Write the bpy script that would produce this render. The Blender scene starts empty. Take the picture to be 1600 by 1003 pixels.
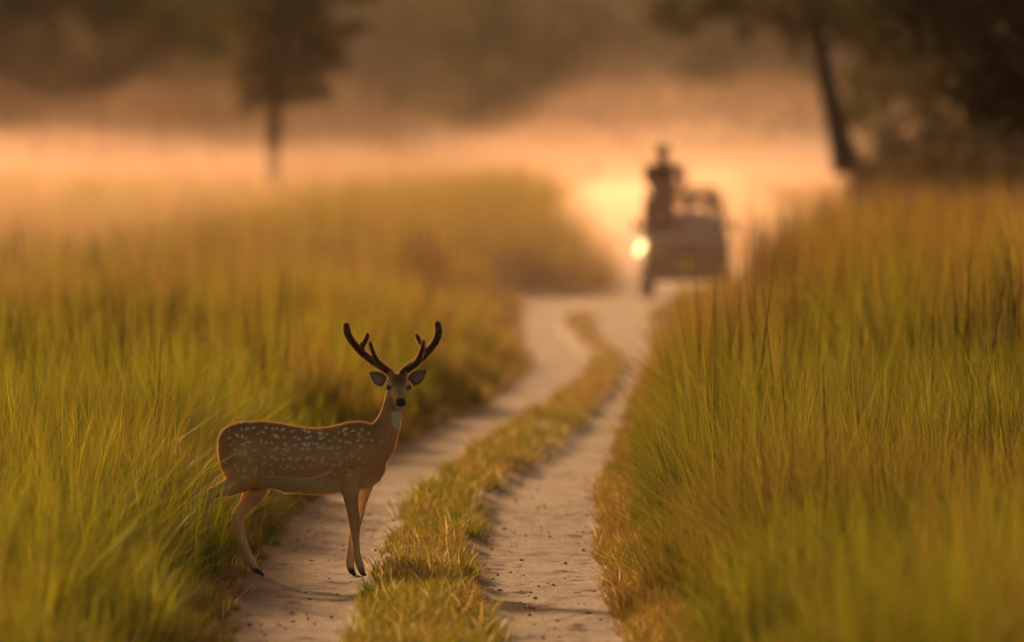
import bpy, bmesh, math, random
import numpy as np
from mathutils import Vector, Matrix

R = math.radians
rng = np.random.default_rng(7)
random.seed(7)
scene = bpy.context.scene
col = scene.collection

# ------------------------------------------------------------------ camera
F = 17778.0            # focal length in photo pixels (400 mm lens)
HC = 2.29              # lens height above the wheel ruts
HORIZON = 255.0
cd = bpy.data.cameras.new('camera')
cam = bpy.data.objects.new('camera', cd)
col.objects.link(cam)
scene.camera = cam
cam.location = (0, 0, HC)
cam.rotation_euler = (R(90) - math.atan((501.5 - HORIZON) / F), 0, 0)
cd.sensor_width = 36
cd.lens = 400
cd.clip_start = 1
cd.clip_end = 4000
cd.dof.use_dof = True
cd.dof.focus_distance = 62.9
cd.dof.aperture_fstop = 2.9

# ------------------------------------------------------------------ world, sun, exposure
SUN_EL, SUN_AZ = R(9.5), R(12)       # azimuth: left of the viewing direction
w = bpy.data.worlds.new('World')
scene.world = w
w.use_nodes = True
nt = w.node_tree
bg = nt.nodes['Background']
sky = nt.nodes.new('ShaderNodeTexSky')
sky.sky_type = 'NISHITA'
sky.sun_disc = False
sky.sun_elevation = SUN_EL
sky.sun_rotation = -SUN_AZ
sky.dust_density = 7.0
sky.air_density = 1.0
sky.ozone_density = 0.3
warm = nt.nodes.new('ShaderNodeMix')
warm.data_type = 'RGBA'
warm.blend_type = 'MULTIPLY'
warm.inputs[0].default_value = 1.0
warm.inputs[7].default_value = (1.0, 0.76, 0.56, 1)
nt.links.new(sky.outputs[0], warm.inputs[6])
nt.links.new(warm.outputs[2], bg.inputs[0])
bg.inputs[1].default_value = 0.11

sd = bpy.data.lights.new('sun', 'SUN')
sun = bpy.data.objects.new('sun', sd)
col.objects.link(sun)
sd.energy = 5.0
sd.angle = R(2.0)
sd.color = (1.0, 0.58, 0.27)
sun_dir = Vector((-math.sin(SUN_AZ) * math.cos(SUN_EL), math.cos(SUN_AZ) * math.cos(SUN_EL), math.sin(SUN_EL)))
sun.rotation_euler = sun_dir.to_track_quat('Z', 'Y').to_euler()
sun.location = sun_dir * 50

vs = scene.view_settings
scene.display_settings.display_device = 'sRGB'
vs.view_transform = 'Standard'
vs.look = 'None'
vs.exposure = 0.60
vs.gamma = 1
vs.use_curve_mapping = False

cy = scene.cycles
cy.max_bounces = 6
cy.diffuse_bounces = 3
cy.glossy_bounces = 2
cy.transmission_bounces = 4
cy.volume_bounces = 0
cy.transparent_max_bounces = 24
cy.use_denoising = True
cy.caustics_reflective = False
cy.caustics_refractive = False
cy.use_adaptive_sampling = True
cy.adaptive_threshold = 0.02
cy.sample_clamp_indirect = 4.0

# ------------------------------------------------------------------ helpers
def tag(o, label=None, cat=None, group=None, kind=None):
    if label: o['label'] = label
    if cat: o['category'] = cat
    if group: o['group'] = group
    if kind: o['kind'] = kind
    return o

def empty(name, loc=(0, 0, 0), rz=0):
    o = bpy.data.objects.new(name, None)
    col.objects.link(o)
    o.location = loc
    o.rotation_euler = (0, 0, rz)
    o.empty_display_size = 0.1
    return o

def link_mesh(name, me, m, parent=None, loc=None):
    o = bpy.data.objects.new(name, me)
    col.objects.link(o)
    if m is not None:
        me.materials.append(m)
    if parent is not None:
        o.parent = parent
    if loc is not None:
        o.location = loc
    return o

def big_mesh(name, V, T, C=None, smooth=False):
    """numpy vertices, triangles and point colours -> mesh"""
    me = bpy.data.meshes.new(name)
    V = np.asarray(V, np.float32); T = np.asarray(T, np.int32)
    me.vertices.add(len(V)); me.vertices.foreach_set('co', V.ravel())
    me.loops.add(T.size); me.loops.foreach_set('vertex_index', T.ravel())
    me.polygons.add(len(T))
    me.polygons.foreach_set('loop_start', np.arange(len(T), dtype=np.int32) * T.shape[1])
    if smooth:
        me.polygons.foreach_set('use_smooth', np.ones(len(T), bool))
    me.update(calc_edges=True)
    if C is not None:
        a = me.color_attributes.new('col', 'FLOAT_COLOR', 'POINT')
        a.data.foreach_set('color', np.concatenate([C, np.ones((len(C), 1))], 1).astype(np.float32).ravel())
    return me

# smooth value noise
_perm = np.random.default_rng(3).random((256, 256))
def vnoise(x, y):
    x = np.asarray(x, float); y = np.asarray(y, float)
    xi = np.floor(x).astype(int); yi = np.floor(y).astype(int)
    fx = x - xi; fy = y - yi
    fx = fx * fx * (3 - 2 * fx); fy = fy * fy * (3 - 2 * fy)
    a = _perm[xi % 256, yi % 256]; b = _perm[(xi + 1) % 256, yi % 256]
    c = _perm[xi % 256, (yi + 1) % 256]; d = _perm[(xi + 1) % 256, (yi + 1) % 256]
    return (a * (1 - fx) + b * fx) * (1 - fy) + (c * (1 - fx) + d * fx) * fy
def fbm(x, y, n=4):
    s = 0; amp = 0.5; tot = 0
    for k in range(n):
        s = s + amp * vnoise(x * 2 ** k + 17 * k, y * 2 ** k + 31 * k); tot += amp; amp *= 0.5
    return s / tot

def sstep(a, b, x):
    t = np.clip((x - a) / (b - a), 0, 1)
    return t * t * (3 - 2 * t)

# ------------------------------------------------------------------ materials
def new_mat(name):
    m = bpy.data.materials.new(name)
    m.use_nodes = True
    n = m.node_tree.nodes
    return m, m.node_tree, n, m.node_tree.links, n['Principled BSDF']

def plain(name, c, rough=0.6, metal=0.0, noise=0.25, scale=8.0, coat=0.0):
    m, t, n, l, b = new_mat(name)
    tc = n.new('ShaderNodeTexCoord')
    ns = n.new('ShaderNodeTexNoise'); ns.inputs['Scale'].default_value = scale; ns.inputs['Detail'].default_value = 5
    mx = n.new('ShaderNodeMix'); mx.data_type = 'RGBA'
    mx.inputs[6].default_value = (*[v * (1 - noise) for v in c], 1)
    mx.inputs[7].default_value = (*[min(1, v * (1 + noise)) for v in c], 1)
    l.new(tc.outputs['Object'], ns.inputs['Vector']); l.new(ns.outputs[0], mx.inputs[0]); l.new(mx.outputs[2], b.inputs['Base Color'])
    b.inputs['Roughness'].default_value = rough
    b.inputs['Metallic'].default_value = metal
    b.inputs['Coat Weight'].default_value = coat
    return m

def leafy(name, trans=0.5, gloss=0.05):
    """vertex-coloured thin plant tissue: reflects and lets light through"""
    m = bpy.data.materials.new(name); m.use_nodes = True
    t = m.node_tree; n = t.nodes; l = t.links
    n.remove(n['Principled BSDF'])
    at = n.new('ShaderNodeAttribute'); at.attribute_name = 'col'
    df = n.new('ShaderNodeBsdfDiffuse'); tr = n.new('ShaderNodeBsdfTranslucent')
    gl = n.new('ShaderNodeBsdfGlossy'); gl.inputs['Roughness'].default_value = 0.42; gl.inputs['Color'].default_value = (1, 1, 1, 1)
    m1 = n.new('ShaderNodeMixShader'); m1.inputs[0].default_value = trans
    m2 = n.new('ShaderNodeMixShader'); m2.inputs[0].default_value = gloss
    l.new(at.outputs['Color'], df.inputs['Color']); l.new(at.outputs['Color'], tr.inputs['Color'])
    l.new(df.outputs[0], m1.inputs[1]); l.new(tr.outputs[0], m1.inputs[2])
    l.new(m1.outputs[0], m2.inputs[1]); l.new(gl.outputs[0], m2.inputs[2])
    l.new(m2.outputs[0], n['Material Output'].inputs['Surface'])
    return m

def furry(name):
    m, t, n, l, b = new_mat(name)
    at = n.new('ShaderNodeAttribute'); at.attribute_name = 'col'
    tc = n.new('ShaderNodeTexCoord')
    mp = n.new('ShaderNodeMapping'); mp.inputs['Scale'].default_value = (60, 200, 200)
    ns = n.new('ShaderNodeTexNoise'); ns.inputs['Scale'].default_value = 1.0; ns.inputs['Detail'].default_value = 3
    rp = n.new('ShaderNodeMapRange'); rp.inputs[3].default_value = 0.75; rp.inputs[4].default_value = 1.25
    mx = n.new('ShaderNodeMix'); mx.data_type = 'RGBA'; mx.blend_type = 'MULTIPLY'; mx.inputs[0].default_value = 1
    l.new(tc.outputs['Object'], mp.inputs[0]); l.new(mp.outputs[0], ns.inputs['Vector']); l.new(ns.outputs[0], rp.inputs[0])
    l.new(at.outputs['Color'], mx.inputs[6]); l.new(rp.outputs[0], mx.inputs[7]); l.new(mx.outputs[2], b.inputs['Base Color'])
    b.inputs['Roughness'].default_value = 0.75
    b.inputs['Specular IOR Level'].default_value = 0.2
    b.inputs['Sheen Weight'].default_value = 0.25
    b.inputs['Sheen Roughness'].default_value = 0.4
    b.inputs['Sheen Tint'].default_value = (1, 0.75, 0.5, 1)
    return m

def vcol(name, rough=0.8):
    m, t, n, l, b = new_mat(name)
    at = n.new('ShaderNodeAttribute'); at.attribute_name = 'col'
    l.new(at.outputs['Color'], b.inputs['Base Color']); b.inputs['Roughness'].default_value = rough
    return m

def dirt_mat(name, c1, c2, c3):
    m, t, n, l, b = new_mat(name)
    tc = n.new('ShaderNodeTexCoord')
    mp = n.new('ShaderNodeMapping'); mp.inputs['Scale'].default_value = (1.0, 0.45, 1.0)
    n1 = n.new('ShaderNodeTexNoise'); n1.inputs['Scale'].default_value = 1.6; n1.inputs['Detail'].default_value = 6
    n2 = n.new('ShaderNodeTexNoise'); n2.inputs['Scale'].default_value = 42; n2.inputs['Detail'].default_value = 6; n2.inputs['Roughness'].default_value = 0.7
    r1 = n.new('ShaderNodeValToRGB')
    r1.color_ramp.elements[0].position = 0.32; r1.color_ramp.elements[0].color = (*c1, 1)
    r1.color_ramp.elements[1].position = 0.66; r1.color_ramp.elements[1].color = (*c2, 1)
    r2 = n.new('ShaderNodeValToRGB')
    r2.color_ramp.elements[0].position = 0.34; r2.color_ramp.elements[0].color = (1, 1, 1, 1)
    r2.color_ramp.elements[1].position = 0.50; r2.color_ramp.elements[1].color = (0, 0, 0, 1)
    mx = n.new('ShaderNodeMix'); mx.data_type = 'RGBA'; mx.inputs[7].default_value = (*c3, 1)
    l.new(tc.outputs['Object'], mp.inputs[0]); l.new(mp.outputs[0], n1.inputs['Vector']); l.new(mp.outputs[0], n2.inputs['Vector'])
    l.new(n1.outputs[0], r1.inputs[0]); l.new(n2.outputs[0], r2.inputs[0])
    l.new(r1.outputs[0], mx.inputs[6]); l.new(r2.outputs[0], mx.inputs[0]); l.new(mx.outputs[2], b.inputs['Base Color'])
    bp = n.new('ShaderNodeBump'); bp.inputs['Strength'].default_value = 0.6; bp.inputs['Distance'].default_value = 0.03
    l.new(n2.outputs[0], bp.inputs['Height']); l.new(bp.outputs[0], b.inputs['Normal'])
    b.inputs['Roughness'].default_value = 0.9
    b.inputs['Specular IOR Level'].default_value = 0.15
    return m

M = {}
M['grass'] = leafy('grass_blade', 0.6, 0.03)
M['stalk'] = leafy('dead_stalk', 0.12, 0.01)
M['leaf'] = leafy('tree_leaf', 0.35, 0.03)
M['hair'] = leafy('deer_hair', 0.5, 0.06)
M['fur'] = furry('deer_coat')
M['velvet'] = furry('antler_velvet')
M['cloth'] = vcol('clothing')
M['dirt'] = dirt_mat('track_dirt', (0.135, 0.080, 0.058), (0.215, 0.138, 0.108), (0.075, 0.043, 0.030))
M['soil'] = dirt_mat('field_soil', (0.10, 0.075, 0.03), (0.16, 0.12, 0.05), (0.06, 0.04, 0.02))
M['clod'] = plain('clod_earth', (0.14, 0.085, 0.058), 0.95)
M['bark'] = plain('tree_bark', (0.085, 0.05, 0.032), 0.95, noise=0.45, scale=5)
M['paint'] = plain('jeep_paint', (0.19, 0.13, 0.092), 0.45, noise=0.2, scale=3)
M['pale'] = plain('jeep_sheen_and_indicator', (0.48, 0.40, 0.33), 0.5, noise=0.15, scale=3)  # pale for the reflection painted on the bonnet edge; indicators share it
M['dark'] = plain('dark_rubber', (0.02, 0.017, 0.015), 0.8)
M['steel'] = plain('dusty_steel', (0.20, 0.16, 0.12), 0.75, metal=0.1)
M['plate'] = plain('yellow_plate', (0.62, 0.40, 0.02), 0.5, noise=0.08)
M['seat'] = plain('seat_vinyl', (0.10, 0.07, 0.05), 0.6)
M['eye'] = plain('deer_eye', (0.008, 0.005, 0.004), 0.08, noise=0.1, coat=1.0)
M['hoof'] = plain('deer_hoof', (0.025, 0.018, 0.014), 0.5)
M['nose'] = plain('deer_nose', (0.018, 0.010, 0.008), 0.35)
mg, t_, n_, l_, b_ = new_mat('windscreen_glass')
b_.inputs['Transmission Weight'].default_value = 1.0
b_.inputs['Roughness'].default_value = 0.02
b_.inputs['IOR'].default_value = 1.02
b_.inputs['Base Color'].default_value = (0.93, 0.9, 0.85, 1)
M['glass'] = mg
ml, t_, n_, l_, b_ = new_mat('lamp_and_glint_glow')
b_.inputs['Base Color'].default_value = (0.9, 0.8, 0.6, 1)
b_.inputs['Emission Color'].default_value = (1.0, 0.62, 0.25, 1)
b_.inputs['Emission Strength'].default_value = 3.5
M['lamp'] = ml

# ------------------------------------------------------------------ the track and the ground
D0 = [-80, 30, 54.4, 62, 68, 74.3, 83.5, 95.6, 106.6, 118, 129, 141, 163, 185, 194, 201, 220, 300, 500, 1100]
E0 = [-1.3, -1.38, -1.40, -1.48, -1.46, -1.42, -1.18, -0.79, -0.28, -0.02, 0.217, 0.09, 0.02, -0.03, -0.03, 1.65, 1.95, 2.2, 3.0, 3.5]
D1 = [-80, 54, 67.5, 77.4, 91.9, 109.7, 124.5, 133.5, 141, 156, 166, 190, 205, 300, 1100]
E1 = [-.8, -.813, -.786, -.688, -.243, .389, .79, .886, .79, .68, .75, 1.6, 2.7, 3.0, 4.0]
D2 = [-80, 54, 65, 77.4, 83.6, 89.7, 102, 118, 129, 146, 159, 166, 190, 205, 300, 1100]
E2 = [-.05, -.03, -.194, -.109, .165, .429, .74, 1.15, 1.33, 1.18, 1.13, 1.18, 2.2, 3.3, 3.5, 4.6]
D3 = [-80, 54, 59, 64, 80.8, 93, 100.8, 118, 135, 154, 163, 178, 187, 195, 300, 500, 1100]
E3 = [.56, .563, .537, .52, .66, .906, 1.015, 1.37, 1.70, 1.92, 1.99, 2.5, 3.5, 4.5, 4.7, 5.2, 6.0]
def edges(y):
    return np.interp(y, D0, E0), np.interp(y, D1, E1), np.interp(y, D2, E2), np.interp(y, D3, E3)

def rise(y):
    return 1.1 * sstep(205, 420, np.asarray(y, float))

def gz(x, y):
    """ground height: ruts near 0, strip between them and the banks higher"""
    x = np.asarray(x, float); y = np.asarray(y, float)
    e0, e1, e2, e3 = edges(y)
    wob = 0.10 * (fbm(x * 2 + 5, y * 1.3, 3) - 0.5)
    bank = 0.12 * (sstep(0.12, -0.45, x - e0 + wob) + sstep(-0.12, 0.45, x - e3 + wob))
    mid = 0.075 * sstep(-0.08, 0.16, x - e1 + wob) * sstep(0.08, -0.16, x - e2 + wob) * sstep(176, 160, y)
    rough = 0.05 * (fbm(x * 1.1, y * 0.7 + 9, 4) - 0.5) + 0.013 * (fbm(x * 7, y * 6, 3) - 0.5)
    return bank + mid + rough + rise(y)

def rows_list():
    ys = [-60.0, -20.0, 0, 15, 25, 32, 38, 43]
    y = 46.0
    while y < 1100:
        ys.append(y)
        y += 0.055 if 50 < y < 76 else (0.12 if y < 50 else (0.25 if y < 130 else (0.8 if y < 210 else (6 if y < 400 else 60))))
    ys.append(1100.0)
    return np.array(ys)

def grid_mesh(name, X, Y, Z):
    nr, nc = X.shape
    V = np.stack([X, Y, Z], -1).reshape(-1, 3)
    i = np.arange(nr * nc).reshape(nr, nc)
    Q = np.stack([i[:-1, :-1], i[:-1, 1:], i[1:, 1:], i[1:, :-1]], -1).reshape(-1, 4)
    return V, Q

ys = rows_list()
e0, e1, e2, e3 = edges(ys)
NC = 52
s = np.linspace(0, 1, NC)[None, :]
X = (e0 - 0.55)[:, None] * (1 - s) + (e3 + 0.55)[:, None] * s
Y = np.repeat(ys[:, None], NC, 1)
Z = gz(X, Y)
# fine clods and hoof scuffs in the dust
Z += 0.009 * np.maximum(0, fbm(X * 22, Y * 14, 2) - 0.58) * 4
V, Q = grid_mesh('t', X, Y, Z)
track = link_mesh('dirt_track', big_mesh('dirt_track', V, Q, smooth=True), M['dirt'])
tag(track, 'pale dusty dirt track with two wheel ruts winding through the grass', 'track', kind='structure')

ysg = ys[::4].copy(); ysg[-1] = 1100.0
e0g, _, _, e3g = edges(ysg)
offs = np.array([0, .3, .7, 1.2, 2, 3, 4.5, 7, 11, 18, 30, 60, 120, 260])
Xl = (e0g - 0.5)[:, None] - offs[None, ::-1]
Xr = (e3g + 0.5)[:, None] + offs[None, :]
Xg = np.concatenate([Xl, Xr], 1); Yg = np.repeat(ysg[:, None], Xg.shape[1], 1)
Zg = gz(Xg, Yg) - 0.012
V, Q = grid_mesh('g', Xg, Yg, Zg)
k = len(offs)                       # dip under the track between the two halves
keep = np.ones(len(Q), bool)
ncq = Xg.shape[1] - 1
mid_q = np.arange(len(Q)) % ncq == (k - 1)
V2, Q2 = V.copy(), Q[~mid_q]
ground = link_mesh('ground', big_mesh('ground', V2, Q2, smooth=True), M['soil'])
tag(ground, 'brown earth of the grassland under the standing grass', 'ground', kind='structure')

# loose clods, pebbles and litter on the ruts
def blob_template():
    bm = bmesh.new(); bmesh.ops.create_icosphere(bm, subdivisions=1, radius=1)
    v = np.array([p.co for p in bm.verts]); f = np.array([[q.index for q in fc.verts] for fc in bm.faces]); bm.free()
    return v, f
bv, bf = blob_template()
def scatter_blobs(n, y0, y1, smin, smax):
    y = y0 + (y1 - y0) * rng.random(n)
    a, b, c, d = edges(y)
    left = rng.random(n) < 0.5
    u = rng.random(n)
    x = np.where(left, a + (b - a) * u, c + (d - c) * u)
    sz = smin * (smax / smin) ** (rng.random(n) ** 2.2)
    Vs = bv[None] * (0.75 + 0.5 * rng.random((n, len(bv), 1))) * np.stack([sz * (.8 + .8 * rng.random(n)), sz, sz * .6], 1)[:, None, :]
    ang = rng.random(n) * 6.28
    ca, sa = np.cos(ang)[:, None], np.sin(ang)[:, None]
    Vr = np.stack([Vs[..., 0] * ca - Vs[..., 1] * sa, Vs[..., 0] * sa + Vs[..., 1] * ca, Vs[..., 2]], -1)
    Vr += np.stack([x, y, gz(x, y) + sz * .25], 1)[:, None, :]
    Fs = bf[None] + (np.arange(n) * len(bv))[:, None, None]
    return Vr.reshape(-1, 3), Fs.reshape(-1, 3)
V, T = scatter_blobs(1700, 50, 84, 0.002, 0.013)
o = link_mesh('loose_clods', big_mesh('loose_clods', V, T), M['clod'])
tag(o, 'small dark clods and pebbles strewn over the wheel ruts', 'clods', kind='stuff')

# ------------------------------------------------------------------ grass
def blades(base, h, wd, bend, bdir, cb, ct, seg, pw=1.8):
    """curved tapering blades; returns vertices, triangles, colours"""
    n = len(base)
    t = np.linspace(0, 1, seg + 1)
    off = bend[:, None] * h[:, None] * t[None] ** pw
    zz = h[:, None] * t[None] * (1 - 0.42 * np.clip(bend, 0, 1.6)[:, None] * t[None])
    cx = base[:, 0, None] + np.cos(bdir)[:, None] * off
    cyy = base[:, 1, None] + np.sin(bdir)[:, None] * off
    cz = base[:, 2, None] + zz
    fa = rng.random(n) * 6.283
    wx, wy = np.cos(fa), np.sin(fa)
    hw = 0.5 * wd[:, None] * (1 - 0.75 * t[None, :-1] ** 1.3)
    L = np.stack([cx[:, :-1] - wx[:, None] * hw, cyy[:, :-1] - wy[:, None] * hw, cz[:, :-1]], -1)
    Rr = np.stack([cx[:, :-1] + wx[:, None] * hw, cyy[:, :-1] + wy[:, None] * hw, cz[:, :-1]], -1)
    tip = np.stack([cx[:, -1], cyy[:, -1], cz[:, -1]], -1)[:, None]
    V = np.concatenate([L, Rr, tip], 1)                       # n, 2seg+1
    nv = 2 * seg + 1
    tri = []
    for k in range(seg - 1):
        tri += [[k, seg + k, seg + k + 1], [k, seg + k + 1, k + 1]]
    tri += [[seg - 1, 2 * seg - 1, 2 * seg]]
    T = (np.array(tri)[None] + (np.arange(n) * nv)[:, None, None]).reshape(-1, 3)
    tc = np.concatenate([t[:-1], t[:-1], [1]])
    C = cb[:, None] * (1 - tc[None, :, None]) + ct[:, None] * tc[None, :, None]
    return V.reshape(-1, 3), T, C.reshape(-1, 3)

def join(parts):
    Vs, Ts, Cs = [], [], []
    k = 0
    for V, T, C in parts:
        Vs.append(V); Ts.append(T + k); Cs.append(C); k += len(V)
    return np.concatenate(Vs), np.concatenate(Ts), np.concatenate(Cs)

GREEN = np.array([0.092, 0.128, 0.004]); LIME = np.array([0.205, 0.212, 0.006]); STRAW = np.array([0.235, 0.145, 0.038])
RUST = np.array([0.17, 0.075, 0.016]); GOLD = np.array([0.34, 0.20, 0.045]); BROWN = np.array([0.040, 0.022, 0.014])
OLIVE = np.array([0.13, 0.115, 0.02])

def mixc(a, b, t):
    return a * (1 - t[:, None]) + b * t[:, None]

def field(side, y0, y1, dens, per, hfun, wd, seg, spread, dryfun, bendm=0.55, xout=None):
    """clumps of blades on one side of the track between two distances"""
    half = 800 / F
    m = 1.2 + 0.010 * y1
    ylist = []
    n = int(dens * (y1 - y0) * (half * y1 + m + 2) / per)
    yy = y0 + (y1 - y0) * rng.random(n)
    a, b, c, d = edges(yy)
    lim = half * yy + m
    if side < 0:
        xx = -lim + (lim + 2.5) * rng.random(n)
        off = a - xx
    else:
        xx = lim - (lim + 1.0) * rng.random(n)
        off = xx - d
    raw = off
    off = off + 0.55 * (fbm(xx * 1.3 + 40, yy * 0.8, 4) - 0.5)
    ok = (off > 0.02) & (raw > 0.06)
    ok &= ~((xx > -1.68) & (xx < 0) & (yy > 58.0) & (yy < 65.0))      # trampled patch where the deer steps out
    if xout is not None:
        ok &= xout(xx, yy)
    xx, yy, off = xx[ok], yy[ok], off[ok]
    n = len(xx)
    idx = np.repeat(np.arange(n), per)
    N = len(idx)
    an = rng.random(N) * 6.283; rr = spread * np.sqrt(rng.random(N))
    bx = xx[idx] + np.cos(an) * rr; by = yy[idx] + np.sin(an) * rr
    base = np.stack([bx, by, gz(bx, by) - 0.02], 1)
    ch = hfun(xx, yy, off) * (0.55 + 0.75 * rng.random(n) ** 1.3)
    h = ch[idx] * (0.55 + 0.5 * rng.random(N) ** 0.7)
    bend = bendm * (0.12 + 1.0 * rng.random(N) ** 1.6) * (0.6 + 0.8 * rng.random(n))[idx]
    bdir = an + 0.9 * rng.standard_normal(N)
    dry = np.clip(dryfun(xx, yy, off) + 0.22 * rng.standard_normal(n), 0, 1)[idx]
    dry = np.clip(dry - .08 + 0.25 * rng.standard_normal(N), 0, 1)
    gr = mixc(np.tile(GREEN, (N, 1)), np.tile(LIME, (N, 1)), rng.random(N))
    dr = mixc(np.tile(STRAW, (N, 1)), np.tile(RUST, (N, 1)), rng.random(N))
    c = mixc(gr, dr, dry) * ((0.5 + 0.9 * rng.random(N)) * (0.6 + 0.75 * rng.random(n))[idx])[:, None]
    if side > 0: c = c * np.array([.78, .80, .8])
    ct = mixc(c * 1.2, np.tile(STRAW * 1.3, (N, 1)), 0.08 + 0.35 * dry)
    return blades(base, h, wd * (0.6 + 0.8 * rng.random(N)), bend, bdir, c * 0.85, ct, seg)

def h_left(x, y, off):
    return (0.17 + 0.70 * sstep(0.0, 0.75 + .9 * sstep(85, 150, y), off)) * (0.5 + 0.95 * fbm(x * .7, y * .25)) * (1 + 1.0 * sstep(165, 200, y) * sstep(9, 4, off) * sstep(330, 260, y) + .3 * sstep(240, 330, y))
def h_right(x, y, off):
    near = 0.16 + (0.85 - 0.45 * sstep(85, 125, y)) * sstep(0.22, 0.68, off)
    return (near + 0.95 * sstep(1.2, 2.0, off) * sstep(72, 105, y) * sstep(230, 170, y)) * (0.4 + 1.15 * fbm(x * .6 + 50, y * .25))
def dry_left(x, y, off):
    return 0.04 + 0.45 * sstep(0.58, 0.72, fbm(x * .5 + 7, y * .12)) + 0.48 * sstep(74, 135, y) + 0.35 * sstep(0.35, 0.0, off)
def dry_right(x, y, off):
    return (0.08 + 0.6 * sstep(0.52, 0.70, fbm(x * .45 + 70, y * .16))) * sstep(30, 62, y) + 0.72 * sstep(74, 108, y) + 0.55 * sstep(0.4, 0.1, off)

for side, hf, df, lab in ((-1, h_left, dry_left, 'lush yellow-green grass standing knee-high behind and beside the spotted deer'),
                          (1, h_right, dry_right, 'tall green and rust coloured grass on the track side away from the deer')):
    parts = [field(side, 30, 50, 340, 30, hf, 0.011, 3, 0.14, df),
             field(side, 50, 78, 930, 30, hf, 0.0075, 3, 0.10, df, 0.95),
             field(side, 78, 150, 170, 22, hf, 0.022, 2, 0.16, df, 0.5)]
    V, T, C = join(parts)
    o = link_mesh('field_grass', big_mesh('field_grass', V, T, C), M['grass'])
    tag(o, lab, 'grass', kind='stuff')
    V, T, C = join([field(side, 150, 260, 60, 24, hf, 0.032, 1, 0.3, df, 0.35),
                    field(side, 260, 430, 14, 20, hf, 0.07, 1, 0.5, df, 0.3)])
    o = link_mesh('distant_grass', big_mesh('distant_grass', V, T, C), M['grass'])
    tag(o, ('hazy far grass on the deer side reaching the dust' if side < 0 else 'hazy far grass running up to the leaning tree and dark wood'), 'grass', kind='stuff')

# low dry grass on the strip between the ruts and along the right-hand verge
def turf(x, y, hmin, hmax, wd, green, seg=2):
    n = len(x)
    base = np.stack([x, y, gz(x, y) - 0.008], 1)
    h = hmin + (hmax - hmin) * rng.random(n) ** 1.6
    patch = np.clip(green + .12 + 1.8 * (fbm(x * 2.2 + 3, y * 1.1 + 8) - 0.5), 0, 1)
    c = mixc(mixc(np.tile(GOLD, (n, 1)), np.tile(STRAW * 0.9, (n, 1)), rng.random(n)), np.tile(LIME * 0.9, (n, 1)), np.clip(patch + .2 * rng.standard_normal(n), 0, 1))
    c *= (0.45 + 0.8 * rng.random(n))[:, None]
    c[rng.random(n) < .10] = (.62, .46, .22)
    return blades(base, h, wd * (0.6 + 0.8 * rng.random(n)), 0.25 + 0.9 * rng.random(n), rng.random(n) * 6.283, c * .8, c * 1.1, seg, 1.4)
def strip_points(n, y0, y1):
    y = y0 + (y1 - y0) * rng.random(n)
    a, b, c, d = edges(y)
    u = rng.random(n)
    x = b + 0.02 + (c - b - 0.04) * u
    edge = np.minimum(u, 1 - u) * (c - b) + 0.42 * (fbm(x * 3, y * 1.3, 4) - 0.5)
    ok = (edge > 0.10 * rng.random(n) ** 2 - .03 + .04 * (rng.random(n) < .9)) & (rng.random(n) < 3.0 * fbm(x * 4 + 9, y * 2.2, 3) - .85)
    ok &= rng.random(n) < 1 - .75 * sstep(90, 140, y)
    return x[ok], y[ok]
x, y = strip_points(24000, 44, 58); p1 = turf(x, y, .05, .19, .008, 0.55)
x, y = strip_points(36000, 58, 74); p2 = turf(x, y, .03, .14, .0060, 0.5)
x, y = strip_points(34000, 74, 130); p3 = turf(x, y, .05, .14, .013, 0.25, 1)
x, y = strip_points(8000, 130, 170); p4 = turf(x, y, .06, .16, .02, 0.05, 1)
x, y = strip_points(420, 46, 100)
k_ = 26; x = np.repeat(x, k_) + .035 * rng.standard_normal(len(x) * k_); y = np.repeat(y, k_) + .035 * rng.standard_normal(len(y) * k_)
p5 = turf(x, y, .07, .24, .006, 0.75, 3)
V, T, C = join([p1, p2, p3, p4, p5])
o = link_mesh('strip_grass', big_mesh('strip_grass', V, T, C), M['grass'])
tag(o, 'short golden dry grass on the strip between the two wheel ruts', 'grass', kind='stuff')

def verge_points(n, y0, y1, side, wid):
    y = y0 + (y1 - y0) * rng.random(n)
    a, b, c, d = edges(y)
    u = rng.random(n) ** 1.2
    off = 0.0 + u * wid + 0.25 * (fbm(y * 1.4, u * 2 + 11 * side, 3) - 0.5)
    x = np.where(side > 0, d + off, a - off)
    return x, y
x, y = verge_points(34000, 46, 78, 1, 0.6); p1 = turf(x, y, .04, .20, .0065, 0.08)
x, y = verge_points(12000, 78, 150, 1, 0.6); p2 = turf(x, y, .06, .2, .012, 0.1, 1)
x, y = verge_points(16000, 50, 84, -1, 0.35); p3 = turf(x, y, .03, .13, .0065, 0.25)
x, y = verge_points(7000, 84, 150, -1, 0.4); p4 = turf(x, y, .05, .2, .012, 0.1, 1)
V, T, C = join([p1, p2, p3, p4])
o = link_mesh('verge_grass', big_mesh('verge_grass', V, T, C), M['grass'])
tag(o, 'low straw coloured grass fringe along both outer edges of the track', 'grass', kind='stuff')

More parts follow.
